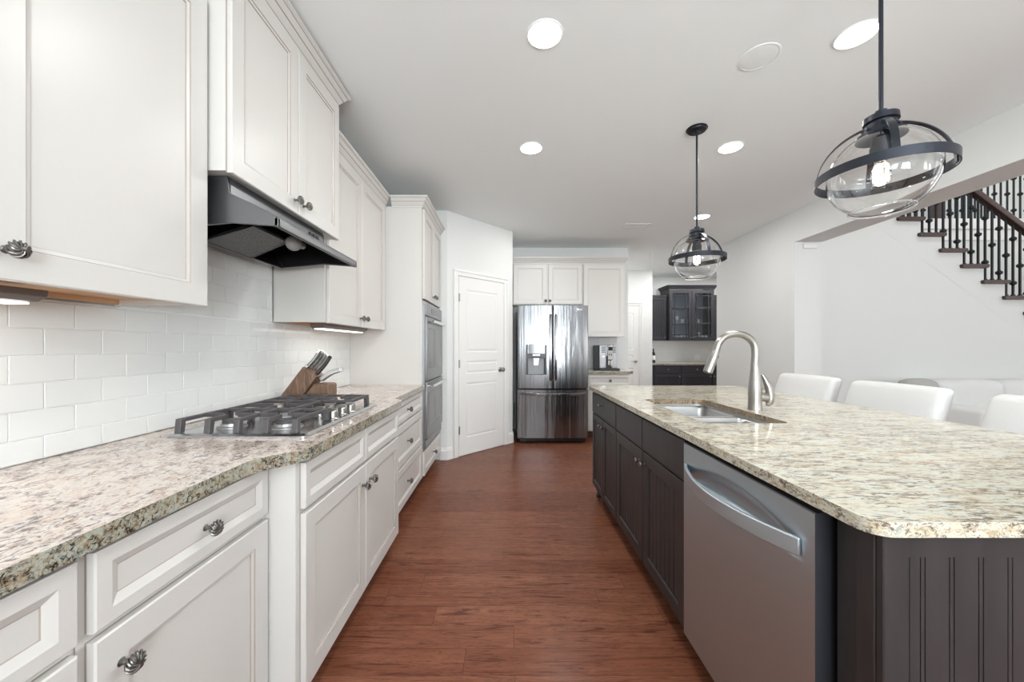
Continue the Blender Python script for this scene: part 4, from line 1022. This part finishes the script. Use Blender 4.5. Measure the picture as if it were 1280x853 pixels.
for r_ in range(6):
    za, zb = .917+r_*.0757+.001, .917+(r_+1)*.0757-.001
    for n in range(-1, 12):
        p, q = max(2.846, 2.85+(n+.5*(r_ % 2))*PW)+.001, min(4.594, 2.85+(n+1+.5*(r_ % 2))*PW)-.001
        if q-p > .01: b.box(p, q, 7.990, 7.9965, za, zb)
finish('tile', b, 'tile', t, bevel=.0015); finish('grout', bx((2.846, 4.594, 7.9935, 7.999, .917, 1.371)), 'grout', t, smooth=False)
t = thing('wall_outlet', 'white outlet plate on the far nook tile', 'outlet', (4.09, 7.985, .95))
b = MB(); b.panel(fmY(7.9895), 4.02, 4.14, .955, 1.07, [(0, 0, 0), (0, .004, 0), (.004, .007, 0)]); finish('cover_plate', b, 'white_plastic', t, smooth=False)
for x in (4.05, 4.11):
    b = MB(); b.panel(fmY(7.9825), x-.016, x+.016, .98, 1.045, [(0, 0, 0), (.001, .002, 0)]); finish('switch', b, 'white_plastic', t, smooth=False)
t = thing('wine_bottle', 'dark bottle at the left end of the far nook counter', 'bottle', (3.01, 7.66, .9155))
b = MB(); b.lathe([(0, 0), (.036, 0), (.037, .01), (.037, .17), (.03, .20), (.015, .225), (.0135, .29), (0, .291)], seg=18); finish('glass', b, 'bottle', t, local=True)
b = MB(); b.lathe([(.0375, .06), (.0376, .14)], seg=18) if False else b.lathe([(.0374, .055), (.0379, .056), (.0379, .145), (.0374, .146)], seg=18, close=True); finish('bottle_label', b, 'white_plastic', t, local=True)

# ================================================================== CEILING FITTINGS
def downlight():
    t = thing('recessed_light', '', 'light', (0, 0, CEIL), 0, 'recessed ceiling lights')
    b = MB(); b.lathe([(.088, -.0005), (.088, -.003), (.083, -.005), (.079, -.004), (.079, -.0005)], seg=36, close=True); finish('trim_ring', b, 'ceil', t, local=True)
    b = MB(); b.lathe([(.0785, -.0006), (.0785, -.0035), (.05, -.005), (0, -.0055)], seg=36); finish('lens', b, 'lamp', t, local=True)
    return t
dl0 = downlight()
spots = [(.18, 1.78, 'recessed ceiling light nearest over the aisle'), (.18, 2.80, 'recessed ceiling light farther over the aisle'), (1.675, 1.785, 'recessed ceiling light beside the near pendant rod'), (1.675, 2.79, 'recessed ceiling light right of the far pendant'), (2.24, 4.28, 'recessed ceiling light far back, behind the far pendant rod')]
for i, (x, y, lb) in enumerate(spots):
    o = dl0 if i == 0 else dup(dl0)
    o.location = (x, y, CEIL); o['label'] = lb
    area('downlight_lamp', (x, y, CEIL-.008), (0, 0, 0), .15, .15, LAMP_POWER, (1, .985, .96), 'DISK')
for x, y in ((.18, -1.2), (1.675, -1.2), (.6, 4.3), (2.4, 6.5), (3.3, 7.0), (4.1, 7.1)):  # added lamps without fixtures, brightening the nook, hall and near room
    area('downlight_lamp', (x, y, CEIL-.008), (0, 0, 0), .15, .15, LAMP_POWER*(1.7 if y > 6.8 else 1), (1, .985, .96), 'DISK')
t = thing('ceiling_cover', 'flat white round cover plate on the ceiling between the pendants', 'cover plate', (1.30, 1.92, CEIL))
b = MB(); b.lathe([(.0, -.004), (.075, -.004), (.083, -.003), (.085, -.0006), (0, -.0005)], seg=36); finish('disc', b, 'ceil', t, local=True)
b = MB(); b.lathe([(.094, -.0005), (.094, -.003), (.087, -.004), (.087, -.0005)], seg=36, close=True); finish('rim', b, 'ceil', t, local=True)
t = thing('air_vent', 'small white air vent in the ceiling before the back cabinets', 'vent', (1.59, 4.6, CEIL))
finish('frame', bx((-.16, .16, -.085, -.065, -.006, -.0005), (-.16, .16, .065, .085, -.006, -.0005), (-.16, -.14, -.065, .065, -.006, -.0005), (.14, .16, -.065, .065, -.006, -.0005)), 'white_plastic', t, local=True)
finish('backing', bx((-.14, .14, -.065, .065, -.0015, -.0006)), 'grille', t, local=True)
b = MB()
for k in range(7): b.box(-.14, .14, -.058+k*.0185, -.05+k*.0185, -.005, -.0016)
finish('louvres', b, 'white_plastic', t, local=True)
t = thing('wall_sensor', 'small white sensor box high on the end of the beam wall', 'sensor', (3.33, 4.10, 2.345))
b = MB(); b.panel(fmY(4.1065), 3.262, 3.405, 2.325, 2.383, [(0, 0, 0), (0, .018, 0), (.005, .024, 0)]); finish('case', b, 'white_plastic', t, bevel=.002, smooth=False)
b = MB(); b.panel(fmY(4.0825), 3.268, 3.284, 2.332, 2.376, [(0, 0, 0), (.001, .003, 0)]); finish('lens', b, 'trim', t, smooth=False)

# ------------------------------------------------------------------ pendants
def pendant(label, x, y, rz):
    t = thing('pendant_lamp', label, 'lamp', (x, y, CEIL), rz, 'glass globe pendants over the island')
    b = MB(); b.lathe([(.0, -.0005), (.066, -.0005), (.068, -.006), (.060, -.010), (.058, -.018), (.02, -.022), (.012, -.034), (0, -.034)], seg=30); finish('canopy', b, 'bronze', t, local=True)
    b = MB(); b.tube([(0, 0, -.033), (0, 0, -.69)], .0065, 12); finish('rod', b, 'bronze', t, local=True)
    zc = -.895; rg, rr = .147, .178
    b = MB(); b.lathe([(0, -.675), (.016, -.675), (.016, -.69), (.046, -.695), (.048, -.715), (.040, -.718), (.040, -.735), (.052, -.738), (.052, -.752), (.066, -.757), (.068, -.768), (.0, -.770)], seg=30)
    for k in range(4):
        a = R(90*k+45); b.sphere((.053*math.cos(a), .053*math.sin(a), -.745), .006, seg=10)
    finish('collar', b, 'bronze', t, local=True)
    b = MB(); pr = []
    a0 = math.asin(.060/rg); a1 = math.pi-math.asin(.082/rg)
    for i in range(29):
        a = a0+(a1-a0)*i/28; pr.append((rg*math.sin(a), zc+rg*math.cos(a)))
    ins = [(r-.0028*r/rg, zc+(z-zc)*(1-.0028/rg)) for r, z in pr]
    b.lathe(pr+ins[::-1], seg=56, close=True); b.tube([(.084*math.cos(2*math.pi*i/48), .084*math.sin(2*math.pi*i/48), pr[-1][1]-.003) for i in range(48)], .0042, 10, True); finish('glass_globe', b, 'glass', t, local=True, angle=60)
    b = MB(); n = 64; b.sweep([(rr*math.cos(2*math.pi*i/n), rr*math.sin(2*math.pi*i/n), zc) for i in range(n)], (0, 0, 1), .0155, .0016, True); finish('ring', b, 'bronze', t, local=True)
    for k in range(4):
        a = R(90*k); ca, sa = math.cos(a), math.sin(a); b = MB(); pts = []
        for i in range(19):
            t0 = math.asin(.046/rr); th = t0+(R(90)-t0)*i/18; r_ = (rr-.003)*math.sin(th); z = zc-.006+rr*math.cos(th)
            pts.append((r_*ca, r_*sa, z))
        b.sweep(pts, (-sa, ca, 0), .0095, .0013); finish('arm', b, 'bronze', t, local=True)
    b = MB(); b.lathe([(0, -.770), (.026, -.770), (.026, -.80), (.030, -.802), (.030, -.84), (.024, -.842), (0, -.842)], seg=20); finish('socket', b, 'bronze', t, local=True)
    b = MB(); pr = [(.013, -.8425), (.0135, -.852), (.020, -.87), (.027, -.892), (.027, -.906), (.020, -.924), (.009, -.934), (0, -.936)]; b.lathe(pr+[(max(0, r-.0012), z+.001) for r, z in pr[::-1]], seg=20, close=False); bl = finish('bulb', b, 'glass', t, local=True, angle=60)
    b = MB()
    for k in range(6):
        a = R(60*k); b.tube([(.006*math.cos(a), .006*math.sin(a), -.865), (.011*math.cos(a), .011*math.sin(a), -.915)], .0009, 6)
    finish('filament', b, 'filament', bl, local=True)
    return t
pendant('nearest globe pendant, large at the upper right over the island', 1.30, 1.294, 236)
pendant('farther globe pendant, hanging over the far half of the island', 1.30, 2.55, 267)

# ================================================================== STOOLS AND SOFA
def rbox(b, c, s, r=.03, n=5, lean=0, puff=0):
    """rounded box; lean shifts x with height, puff bulges the faces"""
    cx, cy, cz = c; hx_, hy_, hz_ = s[0]/2, s[1]/2, s[2]/2
    bm2 = bmesh.new(); bmesh.ops.create_cube(bm2, size=1)
    for v in bm2.verts: v.co = Vector((v.co.x*s[0], v.co.y*s[1], v.co.z*s[2]))
    bmesh.ops.bevel(bm2, geom=bm2.edges[:], offset=r, segments=n, profile=.5, affect='EDGES')
    if puff:
        bmesh.ops.subdivide_edges(bm2, edges=[e for e in bm2.edges if e.calc_length() > .08], cuts=6, use_grid_fill=True)
    mp_ = {}
    for v in bm2.verts:
        p = v.co.copy()
        if puff:
            q = [max(0, 1-(p[i]/(s[i]/2))**2) for i in range(3)]
            for i in range(3):
                o = [j for j in range(3) if j != i]
                if abs(p[i]) > s[i]/2-r*.5: p[i] += math.copysign(puff*q[o[0]]**.5*q[o[1]]**.5, p[i])
        mp_[v] = b.bm.verts.new((cx+p.x+lean*(p.z+hz_), cy+p.y, cz+p.z))
    for fc in bm2.faces: b.bm.faces.new([mp_[v] for v in fc.verts])
    bm2.free()
def make_stool(label):
    t = thing('counter_stool', label, 'stool', (0, 0, 0), 0, 'white stools along the island')
    b = MB(); rbox(b, (.02, 0, .855), (.085, .53, .33), .03, 5, .32, .006); finish('backrest', b, 'fabric', t, local=True, angle=60)
    b = MB(); rbox(b, (-.17, 0, .645), (.46, .50, .10), .03, 5, 0, .008); finish('seat', b, 'fabric', t, local=True, angle=60)
    for x in (-.36, .02):
        for y in (-.21, .21):
            b = MB(); sx_ = -.03 if x < 0 else .05; sy_ = .02 if y > 0 else -.02
            b.hexa([(x+sx_-.014, y+sy_-.014, 0), (x+sx_+.014, y+sy_-.014, 0), (x+sx_+.014, y+sy_+.014, 0), (x+sx_-.014, y+sy_+.014, 0), (x-.02, y-.02, .598), (x+.02, y-.02, .598), (x+.02, y+.02, .598), (x-.02, y+.02, .598)])
            finish('leg', b, 'legwood', t, local=True, bevel=.004)
    b = MB(); b.box(-.39, -.365, -.20, .20, .20, .225); finish('footrest', b, 'legwood', t, local=True, bevel=.004)
    return t
st = make_stool('white upholstered stool at the far end of the island')
st.location = (2.215, 2.885, 0)
dup(st, loc=(2.20, 2.215, 0), label='white upholstered stool in the middle of the island row')
dup(st, loc=(2.20, 1.50, 0), label='white upholstered stool nearest the right frame edge')
t = thing('sofa', 'long white sofa against the wall under the stairs', 'sofa', (5.8, 4.0, 0))
SX0, SX1 = 4.50, 7.2
b = MB(); rbox(b, ((SX0+SX1)/2, 3.98, .25), (SX1-SX0, .95, .28), .04); finish('base', b, 'sofa', t)
b = MB(); rbox(b, ((SX0+SX1)/2, 4.36, .52), (SX1-SX0, .2, .52), .06); finish('back', b, 'sofa', t)
for x in (SX0+.12, SX1-.12):
    b = MB(); rbox(b, (x, 3.97, .44), (.24, .94, .42), .06, 5); finish('arm', b, 'sofa', t, angle=60)
for k in range(3):
    w = (SX1-SX0-.5)/3; x = SX0+.25+w*(k+.5)
    b = MB(); rbox(b, (x, 3.85, .44), (w-.01, .66, .16), .05, 5, 0, .01); finish('seat_cushion', b, 'sofa', t, angle=60)
    b = MB(); rbox(b, (x, 4.18, .68), (w-.01, .2, .36), .07, 5, 0, .02); finish('back_cushion', b, 'sofa', t, angle=60)
for x in (SX0+.1, SX1-.1):
    for y in (3.6, 4.35):
        b = MB(); b.lathe([(.02, 0), (.028, .11), (0, .1105)], (x, y, 0), 'Z', 10); finish('leg', b, 'walnut', t)
b = MB(); rbox(b, (4.545, 4.12, .772), (.34, .16, .20), .07, 5, 0, .02); o = finish('throw_pillow', b, 'pillow', None, angle=60)
tag(o, 'grey throw pillow at the left end of the white sofa', 'pillow')

# ================================================================== STAIRS
t = thing('staircase', 'staircase with dark treads rising to the left behind the living room', 'stairs', (5.8, 5.05, .2))
for i in range(-2, 14):
    x = TX+RUN*i; z = TZ-RISE*i
    b = MB(); x0, x1, za, zb = x, x+.325, z-.044, z
    b.prism([(x0+.012, za), (x1-.012, za), (x1, (za+zb)/2), (x1-.006, zb), (x0+.006, zb), (x0, (za+zb)/2)], lambda u, v, w: (u, w, v), SY-.035, 5.63)
    finish('tread', b, 'walnut', t, smooth=False)
    finish('riser', bx((x+RUN+.03, x+RUN+.045, SY+.122, 5.63, z-RISE+.001, z-.045)), 'trim', t, smooth=False)
# skirt line along the wall under the treads
b = MB(); i0, i1 = -2, 13
pa = (TX+RUN*i0+.06, TZ-RISE*i0-.30); pb = (TX+RUN*i1+.06, TZ-RISE*i1-.30)
b.hexa([(pa[0], SY-.0014, pa[1]-.012), (pb[0], SY-.0014, pb[1]-.012), (pb[0], SY-.001, pb[1]-.012), (pa[0], SY-.001, pa[1]-.012), (pa[0], SY-.0014, pa[1]+.012), (pb[0], SY-.0014, pb[1]+.012), (pb[0], SY-.001, pb[1]+.012), (pa[0], SY-.001, pa[1]+.012)])
finish('skirt_moulding', b, 'wall', t, smooth=False)
def baluster_mb(x, y, z0, z1, knuckles):
    b = MB(); s = .0085
    b.box(x-s, x+s, y-s, y+s, z0, z1); b.box(x-.014, x+.014, y-.014, y+.014, z0, z0+.022)
    for k in knuckles:
        b.lathe([(0, -.040), (.013, -.034), (.014, -.024), (.029, -.014), (.031, 0), (.029, .014), (.014, .024), (.013, .034), (0, .040)], (x, y, k), 'Z', 8)
    return b
t = thing('stair_railing', 'dark railing with iron balusters standing on the stair treads', 'railing', (5.8, SY+.04, .2))
nose = lambda x: TZ-RISE*(x-TX)/RUN
yb = SY+.035
k = 0
for i in range(-2, 14):
    for j in range(3):
        x = TX+RUN*i+.10+RUN/3*j
        top_ = nose(x)+1.035
        if top_ > 5.3: continue
        kn = [nose(x)+.30, nose(x)+.84] if k % 2 == 0 else [nose(x)+.575]
        b = baluster_mb(x, yb, TZ-RISE*i+.0005, top_, kn); finish('baluster', b, 'rail_iron', t, smooth=False); k += 1
b = MB(); xa, xb = TX-RUN*1.6, TX+RUN*14.2
sec = [(-.036, -.046), (.036, -.046), (.040, .005), (.028, .044), (-.028, .044), (-.040, .005)]
rows = [[(x, yb+a, nose(x)+1.06+c) for a, c in sec] for x in (xa, xb)]
V = b.grid(rows, 0, False, True); b.bm.faces.new(V[0][::-1]); b.bm.faces.new(V[1]); finish('handrail', b, 'walnut', t, bevel=.006)
t = thing('landing_railing', 'dark railing with iron balusters along the upper landing edge', 'railing', (6.3, 5.72, 3.19))
yl = 5.72; x = 5.3; k = 0
zl = 3.171
while x < 9.1:
    if abs(x-6.61) > .08:
        kn = [zl+.17, zl+.66] if k % 2 else [zl+.42]
        finish('baluster', baluster_mb(x, yl, zl, zl+.93, kn), 'rail_iron', t, smooth=False)
    k += 1; x += .0995
finish('newel_post', bx((6.55, 6.67, yl-.06, yl+.06, zl, zl+1.05), (6.535, 6.685, yl-.075, yl+.075, zl+1.05, zl+1.08)), 'walnut', t, bevel=.004)
b = MB(); rows = [[(x, yl+a, zl+.96+c) for a, c in sec] for x in (5.25, 9.15)]; V = b.grid(rows, 0, False, True); b.bm.faces.new(V[0][::-1]); b.bm.faces.new(V[1]); finish('handrail', b, 'walnut', t, bevel=.006)
